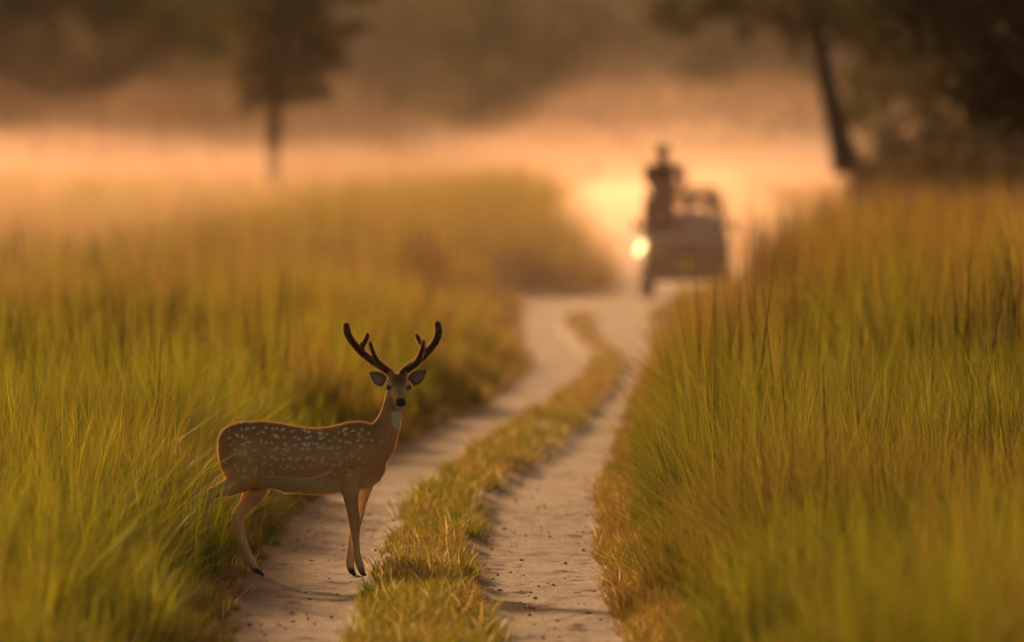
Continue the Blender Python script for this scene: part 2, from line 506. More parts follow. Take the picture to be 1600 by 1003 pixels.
# dark dead stalks standing out of the grass
def stalks(n, side, y0, y1, hmin, hmax, wd, xr=None):
    y = y0 + (y1 - y0) * rng.random(n)
    a, b, c, d = edges(y)
    lim = 800 / F * y + 1.0
    if side < 0:
        x = a - 0.8 - (lim + a - 0.6) * rng.random(n)
    else:
        x = d + 0.5 + 0.8 * sstep(75, 95, y) + (lim - d) * rng.random(n)
    keep = rng.random(n) < sstep(0.42, 0.62, fbm(x * 0.8 + 20, y * 0.1, 3)) + 0.12
    x, y = x[keep], y[keep]; n = len(x)
    base = np.stack([x, y, gz(x, y)], 1)
    h = hmin + (hmax - hmin) * rng.random(n)
    cc = BROWN[None] * (0.6 + 0.9 * rng.random(n))[:, None]
    return blades(base, h, wd * (0.7 + 0.6 * rng.random(n)), 0.02 + 0.13 * rng.random(n), rng.random(n) * 6.283, cc, cc * 1.2, 2, 1.5)
V, T, C = join([stalks(280, -1, 52, 72, .8, 1.2, .012), stalks(900, -1, 72, 130, .95, 1.45, .020), stalks(520, -1, 130, 230, 1.0, 1.7, .04)])
o = link_mesh('dead_stalks', big_mesh('dead_stalks', V, T, C), M['stalk'])
tag(o, 'thin dark dead stalks rising from the grass behind the deer', 'stalks', kind='stuff')
V, T, C = join([stalks(900, 1, 52, 72, .9, 1.3, .0105), stalks(2200, 1, 72, 120, 1.1, 1.8, .020), stalks(1500, 1, 120, 230, 1.3, 2.0, .045)])
o = link_mesh('dead_stalks', big_mesh('dead_stalks', V, T, C), M['stalk'])
tag(o, 'dense dark dead stalks in the tall grass near the jeep', 'stalks', kind='stuff')

# single tussocks that can be told apart
def at(px, py):
    """photo pixel on the track plane -> x, y"""
    d = F * HC / (py - HORIZON)
    return (px - 800) * d / F, d
def tussock(name, px, py, n, h, wd, spread, bend, c1, c2, label, group=None, seg=4):
    X0, Y0 = at(px, py)
    z0 = float(gz(X0, Y0))
    an = rng.random(n) * 6.283; rr = spread * np.sqrt(rng.random(n))
    base = np.stack([np.cos(an) * rr, np.sin(an) * rr, np.full(n, -0.02)], 1)
    hh = h * (0.45 + 0.6 * rng.random(n)); bb = bend * (0.2 + rng.random(n))
    c = mixc(np.tile(np.array(c1), (n, 1)), np.tile(np.array(c2), (n, 1)), rng.random(n))
    V, T, C = blades(base, hh, wd * (.7 + .6 * rng.random(n)), bb, an + .5 * rng.standard_normal(n), c * .8, c * 1.1, seg, 1.9)
    o = link_mesh(name, big_mesh(name, V, T, C), M['grass'], loc=(X0, Y0, z0))
    return tag(o, label, 'grass tuft', group)
tussock('grass_tuft', 712, 838, 130, 0.17, .006, .05, 0.8, GREEN * .8, LIME * .8, 'small spiky green tuft on the strip between the ruts')
tussock('sedge_tuft', 590, 955, 110, 0.20, .007, .08, 0.9, GREEN * .6, OLIVE * .6, 'dark sedge tuft at the strip edge just before the deer forefeet')
tussock('grass_tussock', 1072, 900, 170, .95, .009, .13, 0.3, GREEN * .9, OLIVE, 'tall dark upright tussock on the golden verge opposite the deer')
tussock('grass_tussock', 1130, 870, 170, 1.05, .009, .14, 0.25, GREEN * .9, RUST * .8, 'tall rusty green tussock just behind the dark upright one on the verge')
tussock('grass_tussock', 1010, 800, 90, .62, .006, .08, 1.0, LIME, STRAW, 'loose tussock of thin arching stems leaning out over the rut')
tussock('grass_tussock', 303, 925, 200, .62, .008, .13, 0.35, LIME, GREEN, 'bright green tussock hiding the trailing hind foot of the deer')

# a few long bent stems over the right rut
def stems(px, py, n, h, label):
    X0, Y0 = at(px, py)
    base = np.stack([.02 * rng.standard_normal(n), .03 * rng.standard_normal(n), np.full(n, 0.0)], 1)
    c = np.tile(OLIVE * .55, (n, 1))
    V, T, C = blades(base, h * (.8 + .3 * rng.random(n)), np.full(n, .007), .55 + .35 * rng.random(n), R(180) + .35 * rng.standard_normal(n), c, c, 6, 2.6)
    o = link_mesh('bent_stems', big_mesh('bent_stems', V, T, C), M['grass'], loc=(X0, Y0, float(gz(X0, Y0))))
    tag(o, label, 'grass tuft')
stems(1022, 830, 9, 0.62, 'few long dark grass stems arching over the empty rut')

# ------------------------------------------------------------------ lofted tubes (bodies, limbs)
def tube(path, side, nseg=20, cap=True, fixed=None):
    """path: list of (x,y,z, r_plane, r_side). Elliptic sections; side = vector for r_side axis"""
    P = np.array([p[:3] for p in path], float); rp = np.array([p[3] for p in path]); rs = np.array([p[4] for p in path])
    tan = np.gradient(P, axis=0); tan /= np.linalg.norm(tan, axis=1, keepdims=True)
    if fixed is not None: tan[:] = np.array(fixed, float)
    s0 = np.array(side, float)
    V = []
    for i in range(len(P)):
        b = s0 - tan[i] * np.dot(s0, tan[i]); b /= np.linalg.norm(b)
        n = np.cross(tan[i], b)
        a = np.arange(nseg) / nseg * 2 * math.pi
        V.append(P[i] + np.cos(a)[:, None] * n * rp[i] + np.sin(a)[:, None] * b * rs[i])
    V = np.concatenate(V)
    Fc = []
    for i in range(len(P) - 1):
        for k in range(nseg):
            k2 = (k + 1) % nseg
            Fc.append([i * nseg + k, i * nseg + k2, (i + 1) * nseg + k2, (i + 1) * nseg + k])
    if cap:
        Fc.append(list(range(nseg))[::-1]); Fc.append([(len(P) - 1) * nseg + k for k in range(nseg)])
    return V, Fc

def smooth_path(path, m=4):
    """Catmull-Rom through the points"""
    P = np.array(path, float)
    Q = np.concatenate([[2 * P[0] - P[1]], P, [2 * P[-1] - P[-2]]])
    out = []
    for i in range(len(P) - 1):
        p0, p1, p2, p3 = Q[i:i + 4]
        for k in range(m):
            t = k / m
            out.append(0.5 * (2 * p1 + (p2 - p0) * t + (2 * p0 - 5 * p1 + 4 * p2 - p3) * t * t + (3 * p1 - p0 - 3 * p2 + p3) * t ** 3))
    out.append(P[-1])
    out = np.array(out); out[:, 3:] = np.maximum(out[:, 3:], 0.001)
    return out

def merge(parts):
    V, Fc = [], []
    k = 0
    for v, f in parts:
        V.append(v); Fc += [[i + k for i in q] for q in f]; k += len(v)
    return np.concatenate(V), Fc

def remeshed(parts, voxel, smooth_it=6, fac=0.5):
    """union of closed shells as one continuous surface"""
    V, Fc = merge(parts)
    me = bpy.data.meshes.new('tmp'); me.from_pydata(V.tolist(), [], Fc)
    bm = bmesh.new(); bm.from_mesh(me); bmesh.ops.recalc_face_normals(bm, faces=bm.faces); bm.to_mesh(me); bm.free()
    ob = bpy.data.objects.new('tmp', me); col.objects.link(ob)
    r = ob.modifiers.new('r', 'REMESH'); r.mode = 'VOXEL'; r.voxel_size = voxel
    sm = ob.modifiers.new('s', 'SMOOTH'); sm.factor = fac; sm.iterations = smooth_it
    dg = bpy.context.evaluated_depsgraph_get()
    out = bpy.data.meshes.new_from_object(ob.evaluated_get(dg))
    bpy.data.objects.remove(ob); bpy.data.meshes.remove(me)
    n = len(out.vertices); V = np.zeros(n * 3); out.vertices.foreach_get('co', V); V = V.reshape(-1, 3)
    Nn = np.zeros(n * 3); out.vertices.foreach_get('normal', Nn); Nn = Nn.reshape(-1, 3)
    out.calc_loop_triangles()
    T = np.zeros(len(out.loop_triangles) * 3, np.int32); out.loop_triangles.foreach_get('vertices', T)
    bpy.data.meshes.remove(out)
    return V, T.reshape(-1, 3), Nn

# ------------------------------------------------------------------ the spotted deer
S = 282.0
def dp(px, py):          # photo pixel in the deer's own plane -> local x, z
    return (px - 450) / S, (901 - py) / S
def c2(cx, cy_):         # enlargement of the body -> photo pixel
    return 300 + cx / 3.236, 620 + cy_ / 3.236
def c1(cx, cy_):
    return 500 + cx / 4.559, 480 + cy_ / 4.559

def torso():
    secs = [(341, 687, 712, .035), (345, 678, 730, .075), (354, 669, 748, .105), (372, 662.5, 764, .130), (402, 660, 766, .142), (430, 662, 764, .145),
            (460, 667.5, 770, .152), (490, 671, 773.5, .155), (518, 668, 773, .148), (545, 661.5, 769, .132), (565, 660.5, 766, .115),
            (583, 666, 760, .092), (595, 678, 749, .068), (602, 694, 736, .035)]
    path = []
    for px, t, b, hw in secs:
        x, z1 = dp(px, t); _, z0 = dp(px, b)
        path.append((x, 0, (z0 + z1) / 2, (z1 - z0) / 2, hw))
    return tube(smooth_path(path, 4), (0, 1, 0), 32, fixed=(1, 0, 0))

def limb(pts, y, k=1.0):
    """pts: (crop x, crop y, half thickness in crop px, y offset)"""
    path = []
    for cx, cy_, r, dy in pts:
        x, z = dp(*c2(cx, cy_)); rr = r / 3.236 / S * (1.12 if cy_ > 590 else 1.0)
        path.append((x, y + dy, z, rr, rr * k))
    return tube(smooth_path(path, 4), (0, 1, 0), 16)

parts = [torso()]
# neck
nk = [(572, 706, 36, .075, 0), (588, 692, 31, .068, -.005), (600, 676, 23, .058, -.012), (608, 658, 18, .051, -.02), (613, 640, 16, .047, -.028), (616, 622, 14.5, .045, -.03), (619, 606, 13, .044, -.02)]
parts.append(tube(smooth_path([(*((lambda q: (q[0], yy, q[1]))(dp(px, py))), r / S, ry) for px, py, r, ry, yy in nk], 4), (0, 1, 0), 24))
# head: from the back of the skull to the nose, pointing at the viewer and a little down
hd = [(619.5, 598, .055, .038, .040), (620.5, 599.5, .025, .054, .060), (621.5, 603, -.02, .058, .066), (622.5, 608, -.065, .050, .062), (624, 616, -.115, .041, .045),
      (625.2, 624, -.160, .036, .036), (625.9, 629.5, -.190, .034, .034), (626.2, 631.5, -.205, .026, .027), (626.3, 632, -.212, .012, .014)]
parts.append(tube(smooth_path([(*((lambda q: (q[0], yy, q[1]))(dp(px, py))), rz, rx) for px, py, yy, rz, rx in hd], 4), (1, 0, 0), 24))
jaw = [(622, 616, -.01, .022, .040), (623.5, 624, -.07, .022, .034), (625, 633, -.13, .020, .028), (625.6, 637, -.17, .017, .024), (625.8, 637.5, -.19, .010, .014)]
parts.append(tube(smooth_path([(*((lambda q: (q[0], yy, q[1]))(dp(px, py))), rz, rx) for px, py, yy, rz, rx in jaw], 3), (1, 0, 0), 16))
# brow ridges, pedicles
for px, py in ((607.5, 603), (637.5, 602)):
    x, z = dp(px, py)
    parts.append(tube([(x, .0, z, .008, .008), (x, -.03, z, .020, .018), (x, -.06, z - .003, .020, .018), (x, -.085, z - .01, .006, .006)], (1, 0, 0), 12))
for px0, py0, px1, py1 in ((614, 595, 606.5, 582), (628, 594, 634, 581)):
    xa, za = dp(px0, py0); xb, zb = dp(px1, py1)
    parts.append(tube([(xa, -.01, za, .02, .02), (xb, -.005, zb, .018, .018)], (0, 1, 0), 12))
# forelegs (near one slants forward, far one crosses behind it)
parts.append(limb([(815, 330, 60, .02), (808, 400, 56, .0), (800, 455, 48, 0), (803, 510, 40, 0), (810, 565, 33, 0), (819, 615, 28, 0), (823, 650, 26, 0), (825, 690, 21, 0), (828, 740, 17, 0), (834, 790, 16.5, 0), (844, 835, 18.5, 0), (851, 858, 18, 0), (858, 878, 15, 0), (863, 892, 14, 0)], -.075, .85))
parts.append(limb([(880, 370, 55, -.02), (880, 430, 44, 0), (868, 490, 32, 0), (856, 545, 25, 0), (842, 600, 24, 0), (829, 645, 24, 0), (818, 690, 21, 0), (808, 740, 19, 0), (801, 790, 18, 0), (797, 832, 20, 0), (797, 858, 19, 0), (803, 880, 16, 0), (810, 894, 15, 0)], .075, .85))
# far hind leg, standing forward
parts.append(limb([(310, 350, 105, -.03), (325, 420, 88, -.01), (318, 480, 62, 0), (287, 530, 44, 0), (256, 570, 34, 0), (232, 606, 31, 0), (231, 640, 28, 0), (242, 690, 23, 0), (257, 740, 19.5, 0), (273, 785, 18.5, 0), (290, 825, 19, 0), (303, 850, 20, 0), (318, 872, 16, 0), (330, 888, 14, 0)], .078, .8))
# near hind leg, pushed back into the grass
parts.append(limb([(275, 330, 105, .02), (255, 400, 82, 0), (215, 445, 56, 0), (160, 470, 38, 0), (115, 486, 31, 0), (88, 500, 28, 0), (82, 535, 25, 0), (86, 600, 20, 0), (92, 680, 18, 0), (100, 760, 17, 0), (106, 815, 18, 0), (116, 850, 16, 0), (126, 882, 14, 0)], -.085, .8))
# short tail against the rump
xt, zt = dp(346, 690)
parts.append(tube([(xt + .03, 0.0, zt + .01, .02, .025), (xt + .002, 0.01, zt - .03, .020, .022), (xt + .004, .012, zt - .10, .018, .020), (xt + .016, .012, zt - .16, .008, .008)], (0, 1, 0), 12))
# sheath fold under the belly, elbow crease
xb, zb = dp(448, 768)
parts.append(tube([(xb - .06, 0, zb + .03, .02, .03), (xb, 0, zb + .008, .022, .03), (xb + .05, 0, zb + .0, .012, .02)], (0, 1, 0), 12))

for s_ in (-1, 1):
    for cxx, cyy_, rx_, rz_, yo in ((262, 320, 88, 112, .052), (815, 300, 75, 120, .052)):
        xx_, zz_ = dp(*c2(cxx, cyy_)); a_ = rx_ / 3.236 / S; b_ = rz_ / 3.236 / S
        parts.append(tube([(xx_ + q * a_, s_ * yo * (1.0 if cxx < 500 else .8), zz_ - q * .02, b_ * math.sqrt(max(.02, 1 - q * q)), .105 * math.sqrt(max(.02, 1 - q * q))) for q in (-.98, -.85, -.6, -.3, 0, .3, .6, .85, .98)], (0, 1, 0), 20, fixed=(1, 0, 0)))
VOX = 0.0048
V, T, Nn = remeshed(parts, VOX, 7, 0.5)

# ears, joined to the same surface
def ear(base, tip, yb, yt, wdt):
    bx, bz = dp(*base); tx, tz = dp(*tip)
    A = np.array([bx, yb, bz]); B = np.array([tx, yt, tz])
    ax = B - A; L = np.linalg.norm(ax); ax = ax / L
    fw = np.array([0, -1.0, 0]); sd_ = np.cross(ax, fw); sd_ /= np.linalg.norm(sd_); fw = np.cross(sd_, ax)
    nu, nv = 16, 13
    out, cl = [], []
    for back in (0, 1):
        for i in range(nu):
            u = i / (nu - 1)
            hw = wdt * (math.sin(math.pi * min(1, (u * .94 + .09)) ** 0.78)) ** 0.75 * (1 if u < 1 else .2) + .004
            for j in range(nv):
                v = j / (nv - 1) * 2 - 1
                cup = 0.55 * hw * (v * v) + .10 * u * L * 0.0
                p = A + ax * u * L + sd_ * hw * v * .97 + fw * (cup - (0.005 if back else 0.0) - .012 * (1 - u))
                out.append(p)
                edge = abs(v)
                if back: cl.append((.17, .085, .04))
                else:
                    t = max(0, min(1, (0.86 - edge) / .25)) * max(0, min(1, (u - .06) / .2)) * max(0, min(1, (.95 - u) / .15))
                    streak = .85 + .15 * math.sin(v * 9 + u * 3)
                    cl.append(tuple(np.array((.12, .058, .03)) * (1 - t) + np.array((.36, .26, .22)) * t * streak))
    n1 = nu * nv
    tri = []
    def q(a, b, c, d): tri.append((a, b, c)); tri.append((a, c, d))
    for i in range(nu - 1):
        for j in range(nv - 1):
            a = i * nv + j
            q(a, a + 1, a + nv + 1, a + nv)
            q(n1 + a, n1 + a + nv, n1 + a + nv + 1, n1 + a + 1)
        q(i * nv, (i + 1) * nv, n1 + (i + 1) * nv, n1 + i * nv)
        q(i * nv + nv - 1, n1 + i * nv + nv - 1, n1 + (i + 1) * nv + nv - 1, (i + 1) * nv + nv - 1)
    for j in range(nv - 1):
        a = (nu - 1) * nv + j
        q(a, a + 1, n1 + a + 1, n1 + a)
    return np.array(out), np.array(tri), np.array(cl)

# coat colours
x, y, z = V[:, 0], V[:, 1], V[:, 2]
pxv = x * S + 450; pyv = 901 - z * S
cxv = (pxv - 300) * 3.236; cyv = (pyv - 620) * 3.236      # coordinates of the body enlargement
brown = np.array([.275, .158, .066]); dark = np.array([.115, .056, .022]); pale = np.array([.50, .37, .24]); tan = np.array([.37, .225, .095]); white = np.array([.76, .56, .37])
C = np.tile(brown, (len(V), 1))
def blend(c, m):
    global C
    m = np.clip(m, 0, 1)[:, None]
    C = C * (1 - m) + np.array(c) * m
body = sstep(110, 140, cxv) * sstep(1000, 880, cxv) * (cyv > 60)
topz = np.interp(cxv, [130, 150, 200, 330, 450, 600, 700, 800, 880, 960], [210, 175, 150, 130, 140, 158, 150, 133, 133, 150])
dep = cyv - topz
blend(dark, body * sstep(38, 4, dep) * .8)                 # dark line of the back
blend(dark, body * sstep(150, 40, dep) * .35)
blend(tan, body * sstep(215, 300, dep) * .6)
blend(pale, body * sstep(300, 440, cxv) * sstep(.2, .85, -Nn[:, 2]) * sstep(395, 440, cyv) * .85)   # belly
leg = sstep(470, 540, cyv)
blend(tan, leg * 1.0)
inner = np.where((np.abs(y) > .02), (np.sign(y) * Nn[:, 1] < -0.05), False)
blend(pale, leg * inner * (cyv < 900) * .55)
blend(pale, ((cyv > 455) & (cyv <= 505) & inner & (y > 0)) * .6)
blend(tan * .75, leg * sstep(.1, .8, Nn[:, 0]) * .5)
blend(pale, (cyv > 690) * (cyv < 860) * .25)
blend(dark * .8, sstep(862, 880, cyv) * .9)
# neck and head
head = pyv < 645
hx, hy = (pxv - 500) * 4.559, (pyv - 480) * 4.559          # coordinates of the head enlargement
fr = (hy < 760) & (y < -.0)
blend(white * .8, sstep(44, 16, np.hypot((hx - 545) * .95, (hy - 795) * .42)) * (Nn[:, 1] < .25) * (hy > 725))       # throat patch
hh = (hy < 745) & (hx > 440)
blend(brown * 1.05, hh * 1.0)
blend(dark * .5, hh * sstep(75, 20, np.abs(hx - 560)) * sstep(600, 530, hy))            # forehead
blend(dark * .8, hh * sstep(26, 8, np.abs(hx - 570)) * (hy > 560) * sstep(670, 600, hy) * .5)
blend(tan * 1.15, hh * sstep(25, 55, np.abs(hx - 568)) * sstep(560, 610, hy) * sstep(690, 640, hy) * .6)
for ex in (487, 634):
    blend(pale, hh * sstep(26, 12, np.hypot((hx - ex) * .8, hy - 552)) * .5)
    blend(dark * .3, hh * sstep(27, 12, np.hypot((hx - ex) * .9, hy - 580)) * .9)
blend(white, hh * (hy > 700) * (y < -.10) * .8)                                              # chin
blend(dark * .35, hh * sstep(46, 34, np.hypot((hx - 576) * .95, (hy - 682) * 1.25)) * (y < -.14))  # nose and lips
blend(pale, hh * sstep(18, 8, np.hypot(hx - 532, hy - 680)) * .5); blend(pale, hh * sstep(18, 8, np.hypot(hx - 618, hy - 668)) * .5)
# pale rows of spots
sp = []
def row(pts, n, lo, hi, jit):
    p = np.array(pts, float); t = np.linspace(0, 1, n)
    d = np.concatenate([[0], np.cumsum(np.hypot(*np.diff(p, axis=0).T))]); d /= d[-1]
    for a in t:
        if random.random() < .12: continue
        sp.append((np.interp(a, d, p[:, 0]) + random.gauss(0, jit * 2.2), np.interp(a, d, p[:, 1]) + random.gauss(0, jit * 1.25), random.uniform(lo, hi) * .80, random.uniform(3.6, 5.8), random.uniform(-.5, .4)))
row([(180, 172), (330, 158), (480, 172), (620, 186), (760, 172), (860, 165)], 22, 7, 13, 4)
row([(200, 205), (340, 185), (480, 205), (620, 215), (760, 200), (860, 195)], 21, 7, 13, 5)
row([(215, 235), (350, 225), (470, 240), (610, 245), (730, 235), (830, 225)], 19, 7, 13, 5)
row([(190, 262), (300, 275), (420, 262), (540, 268), (640, 260), (740, 255)], 17, 7, 14, 5)
row([(215, 300), (320, 290), (430, 318), (540, 320), (650, 318), (740, 300)], 18, 8, 15, 5)
row([(205, 340), (290, 350), (400, 345), (520, 360), (620, 340), (720, 345)], 14, 6, 12, 6)
row([(195, 370), (270, 375), (370, 378)], 8, 6, 11, 6)
row([(200, 400), (260, 420), (330, 400)], 7, 6, 10, 6)
row([(780, 310), (830, 272), (900, 225), (945, 232)], 7, 6, 11, 5)
row([(735, 375), (790, 345), (840, 312), (870, 330)], 6, 6, 11, 6)
row([(800, 395), (850, 355), (880, 325)], 5, 6, 10, 5)
row([(770, 405), (810, 375)], 3, 6, 9, 4)
for k in range(34):
    sp.append((random.uniform(175, 900), random.uniform(165, 390), random.uniform(4, 8), random.uniform(4, 6), 0))
spm = np.zeros(len(V))
on = (np.abs(y) > .035) & (cyv < 450)
for sx, sy, a, b, an in sp:
    ca, sa = math.cos(an), math.sin(an)
    u = (cxv - sx) * ca + (cyv - sy) * sa; v = -(cxv - sx) * sa + (cyv - sy) * ca
    spm = np.maximum(spm, sstep(1.45, .75, np.hypot(u / a, v / b)) * random.uniform(.40, .92))
ln = np.interp(cxv, [350, 420, 500, 600, 650, 705], [404, 406, 413, 413, 402, 380])
spm = np.maximum(spm, sstep(7, 2.5, np.abs(cyv - ln)) * (cxv > 352) * (cxv < 708) * (.55 + .4 * (fbm(cxv * .06, cyv * .02) > .42)))
blend(white * .95, spm * on)
C = C * (1 - .30 * np.clip(body * sstep(170, 10, dep), 0, 1) * (spm * on < .3))[:, None]
C = np.clip(C * np.where(head, 1.95, 2.5 - .8 * leg)[:, None] * (0.85 + 0.3 * np.random.default_rng(5).random(len(V)))[:, None], 0, .8)

e1v = ear((601, 600), (577.5, 583.5), -.005, -.018, .034)
e2v = ear((641, 599), (665.5, 580.5), -.005, -.018, .034)
nV = len(V)
Vd, Td, Cd = join([(V, T, C), e1v, e2v])

DX, DY = (450 - 800) * 62.9 / F, 62.9
deer = empty('spotted_deer', (DX, DY, float(gz(-0.9, DY)) * 0.5 + 0.006))
tag(deer, 'spotted brown stag with velvet antlers crossing the dirt track, looking back', 'deer')
bodyo = link_mesh('body', big_mesh('deer_body', Vd, Td, Cd, smooth=True), M['fur'], deer)

# short hair standing off the coat, which catches the light from behind
tri = V[T]; ar = np.linalg.norm(np.cross(tri[:, 1] - tri[:, 0], tri[:, 2] - tri[:, 0]), axis=1)
NH = 100000
ar = ar * np.where(tri[:, 0, 2] > 1.0, .35, 1.0)
fi = rng.choice(len(T), NH, p=ar / ar.sum())
bc = rng.dirichlet((1, 1, 1), NH)
P = (V[T[fi]] * bc[..., None]).sum(1); Nh = Nn[T[fi]].mean(1); Nh /= np.linalg.norm(Nh, axis=1, keepdims=True) + 1e-9
Ch = C[T[fi]].mean(1)
flow = np.where((P[:, 2] > .45)[:, None], np.array([-1.0, 0, -.35]), np.array([-.25, 0, -1.0]))
flow = np.where(((P[:, 0] > .5) & (P[:, 2] > .7))[:, None], np.array([-.1, .2, -1.0]), flow)
d = flow - Nh * (flow * Nh).sum(1, keepdims=True); d /= np.linalg.norm(d, axis=1, keepdims=True) + 1e-9
d = d + Nh * (0.35 + .45 * rng.random(NH))[:, None] + .25 * rng.standard_normal((NH, 3)); d /= np.linalg.norm(d, axis=1, keepdims=True)
fine = (P[:, 2] < .42) | ((P[:, 2] > .88))
Lh = np.where(fine, .007, .013) * (.7 + .6 * rng.random(NH))
sdv = np.cross(d, rng.standard_normal((NH, 3))); sdv /= np.linalg.norm(sdv, axis=1, keepdims=True)
B0 = P - Nh * .001
HV = np.stack([B0 - sdv * .0007, B0 + sdv * .0007, B0 + d * Lh[:, None]], 1).reshape(-1, 3)
HC3 = np.repeat(np.clip(Ch * .75 * 1.0 + np.array([.24, .15, .05]), 0, 1) * (.55 + .9 * rng.random(NH))[:, None], 3, 0)
o = link_mesh('coat_hair', big_mesh('coat_hair', HV, np.arange(NH * 3).reshape(-1, 3), HC3), M['hair'], bodyo)
tag(o, kind='stuff')

# antlers in velvet
def antler(chains):
    ps = []
    for ch in chains:
        path = [(*((lambda q: (q[0], yy, q[1]))(dp(*c1(a, b)))), r, r) for a, b, yy, r in ch]
        pth = smooth_path(path, 5)
        tdir = pth[-1, :3] - pth[-2, :3]; tdir /= np.linalg.norm(tdir); r = pth[-1, 3]
        tips = [np.concatenate([pth[-1, :3] + tdir * r * k, [r * math.sqrt(max(.02, 1 - k * k))] * 2]) for k in (.35, .65, .88, .98)]
        ps.append(tube(np.vstack([pth, tips]), (0, 1, 0), 14))
    Va, Ta, Na = remeshed(ps, .004, 4, .4)
    base = np.array([.060, .027, .014])
    Ca = base[None] * (.8 + .4 * np.random.default_rng(2).random((len(Va), 1))) * (1 + .5 * sstep(1.25, 1.4, Va[:, 2:3]))
    return Va, Ta, Na, Ca
aL = antler([[(508, 490, 0, .019), (478, 462, .0, .021), (440, 435, .01, .0205), (370, 393, .03, .0195), (283, 322, .05, .0195), (222, 248, .05, .0195), (192, 190, .03, .0195), (187, 142, .0, .018)],
             [(455, 445, 0, .017), (408, 395, -.03, .015), (375, 325, -.07, .0115), (360, 262, -.09, .0075)],
             [(290, 315, .05, .014), (312, 268, .02, .0125), (334, 222, -.01, .012), (337, 204, -.02, .011)],
             [(300, 290, .04, .009), (291, 266, .02, .007)]])
aR = antler([[(578, 488, 0, .019), (605, 462, .0, .021), (645, 430, .01, .0205), (720, 372, .03, .0195), (782, 310, .05, .0195), (828, 240, .05, .0195), (842, 182, .03, .0195), (836, 130, .0, .018)],
             [(615, 458, 0, .018), (688, 400, -.04, .0165), (724, 320, -.09, .0125), (737, 248, -.11, .0075)],
             [(752, 340, .04, .014), (716, 272, .06, .012), (688, 215, .08, .0125)],
             [(612, 440, .01, .012), (640, 408, .03, .009)]])
for Va, Ta, Na, Ca in (aL, aR):
    o = link_mesh('antler', big_mesh('antler', Va, Ta, Ca, smooth=True), M['velvet'], deer)
    # velvet down
    tri = Va[Ta]; ar = np.linalg.norm(np.cross(tri[:, 1] - tri[:, 0], tri[:, 2] - tri[:, 0]), axis=1)
    NA = 12000
    fi = rng.choice(len(Ta), NA, p=ar / ar.sum()); P = Va[Ta[fi]].mean(1); Nh = Na[Ta[fi]].mean(1)
    d = Nh + .35 * rng.standard_normal((NA, 3)); d /= np.linalg.norm(d, axis=1, keepdims=True)
    sdv = np.cross(d, rng.standard_normal((NA, 3))); sdv /= np.linalg.norm(sdv, axis=1, keepdims=True)
    HV = np.stack([P - sdv * .0006, P + sdv * .0006, P + d * (.007 + .005 * rng.random(NA))[:, None]], 1).reshape(-1, 3)
    h_ = link_mesh('velvet_down', big_mesh('velvet_down', HV, np.arange(NA * 3).reshape(-1, 3), np.tile([.42, .27, .15], (NA * 3, 1))), M['hair'], o)
    tag(h_, kind='stuff')

def ellipsoid(loc, r, seg=16):
    bm = bmesh.new(); bmesh.ops.create_uvsphere(bm, u_segments=seg, v_segments=seg // 2, radius=1)
    for v in bm.verts: v.co = Vector((v.co.x * r[0] + loc[0], v.co.y * r[1] + loc[1], v.co.z * r[2] + loc[2]))
    for f in bm.faces: f.smooth = True
    me = bpy.data.meshes.new('e'); bm.to_mesh(me); bm.free()
    return me
for (a, b), sx in (((487, 580), -1), ((632, 577), 1)):
    ex, ez = dp(*c1(a, b))
    link_mesh('eye', ellipsoid((ex + .004 * -sx, -.068, ez), (.019, .018, .016)), M['eye'], deer)
# wet nose pad
nx, nz = dp(*c1(577, 668))
link_mesh('nose', ellipsoid((nx, -.203, nz), (.024, .012, .017)), M['nose'], deer)
# hooves: two claws on each foot
for (cxx, cyy_, dx, yy) in ((866, 899, .012, -.075), (812, 903, .010, .075), (338, 897, .022, .078), (130, 893, .02, -.085)):
    hx_, hz_ = dp(*c2(cxx, cyy_))
    hz_ = max(.0, 0)
    pr = []
    for s_ in (-1, 1):
        pr.append(tube([(hx_ - .014, yy + s_ * .011, .0335, .012, .010), (hx_ - .004, yy + s_ * .011, .022, .016, .011), (hx_ + dx * .8, yy + s_ * .010, .007, .010, .008), (hx_ + dx * .8 + .010, yy + s_ * .008, .002, .003, .003)], (0, 1, 0), 10))
    Vh, Fh = merge(pr)
    me = bpy.data.meshes.new('hoof'); me.from_pydata(Vh.tolist(), [], Fh)
    me.polygons.foreach_set('use_smooth', [True] * len(me.polygons))
    link_mesh('hoof', me, M['hoof'], deer)

# ------------------------------------------------------------------ the jeep
def boxes(name, items, m, parent, bev=0.02, seg=2):
    """items: (x0,x1,y0,y1,z0,z1, taper_top) joined in one mesh with rounded edges"""
    bm = bmesh.new()
    for it in items:
        x0, x1, y0, y1, z0, z1 = it[:6]
        tx = it[6] if len(it) > 6 else 0; ty = it[7] if len(it) > 7 else 0
        vs_ = [bm.verts.new(p) for p in ((x0, y0, z0), (x1, y0, z0), (x1, y1, z0), (x0, y1, z0), (x0 + tx, y0 + ty, z1), (x1 - tx, y0 + ty, z1), (x1 - tx, y1, z1), (x0 + tx, y1, z1))]
        for f in ((3, 2, 1, 0), (4, 5, 6, 7), (0, 1, 5, 4), (1, 2, 6, 5), (2, 3, 7, 6), (3, 0, 4, 7)):
            bm.faces.new([vs_[k] for k in f])
    if bev:
        bmesh.ops.bevel(bm, geom=list(bm.edges), offset=bev, segments=seg, affect='EDGES', profile=.6)
    me = bpy.data.meshes.new(name); bm.to_mesh(me); bm.free()
    return link_mesh(name, me, m, parent)
def pipe(name, pts, r, m, parent, nseg=10):
    Vp, Fp = tube([(*p, r, r) for p in pts], (0.31, 0.77, 0.55), nseg)
    me = bpy.data.meshes.new(name); me.from_pydata(Vp.tolist(), [], Fp)
    me.polygons.foreach_set('use_smooth', [len(p.vertices) == 4 for p in me.polygons])
    return link_mesh(name, me, m, parent)
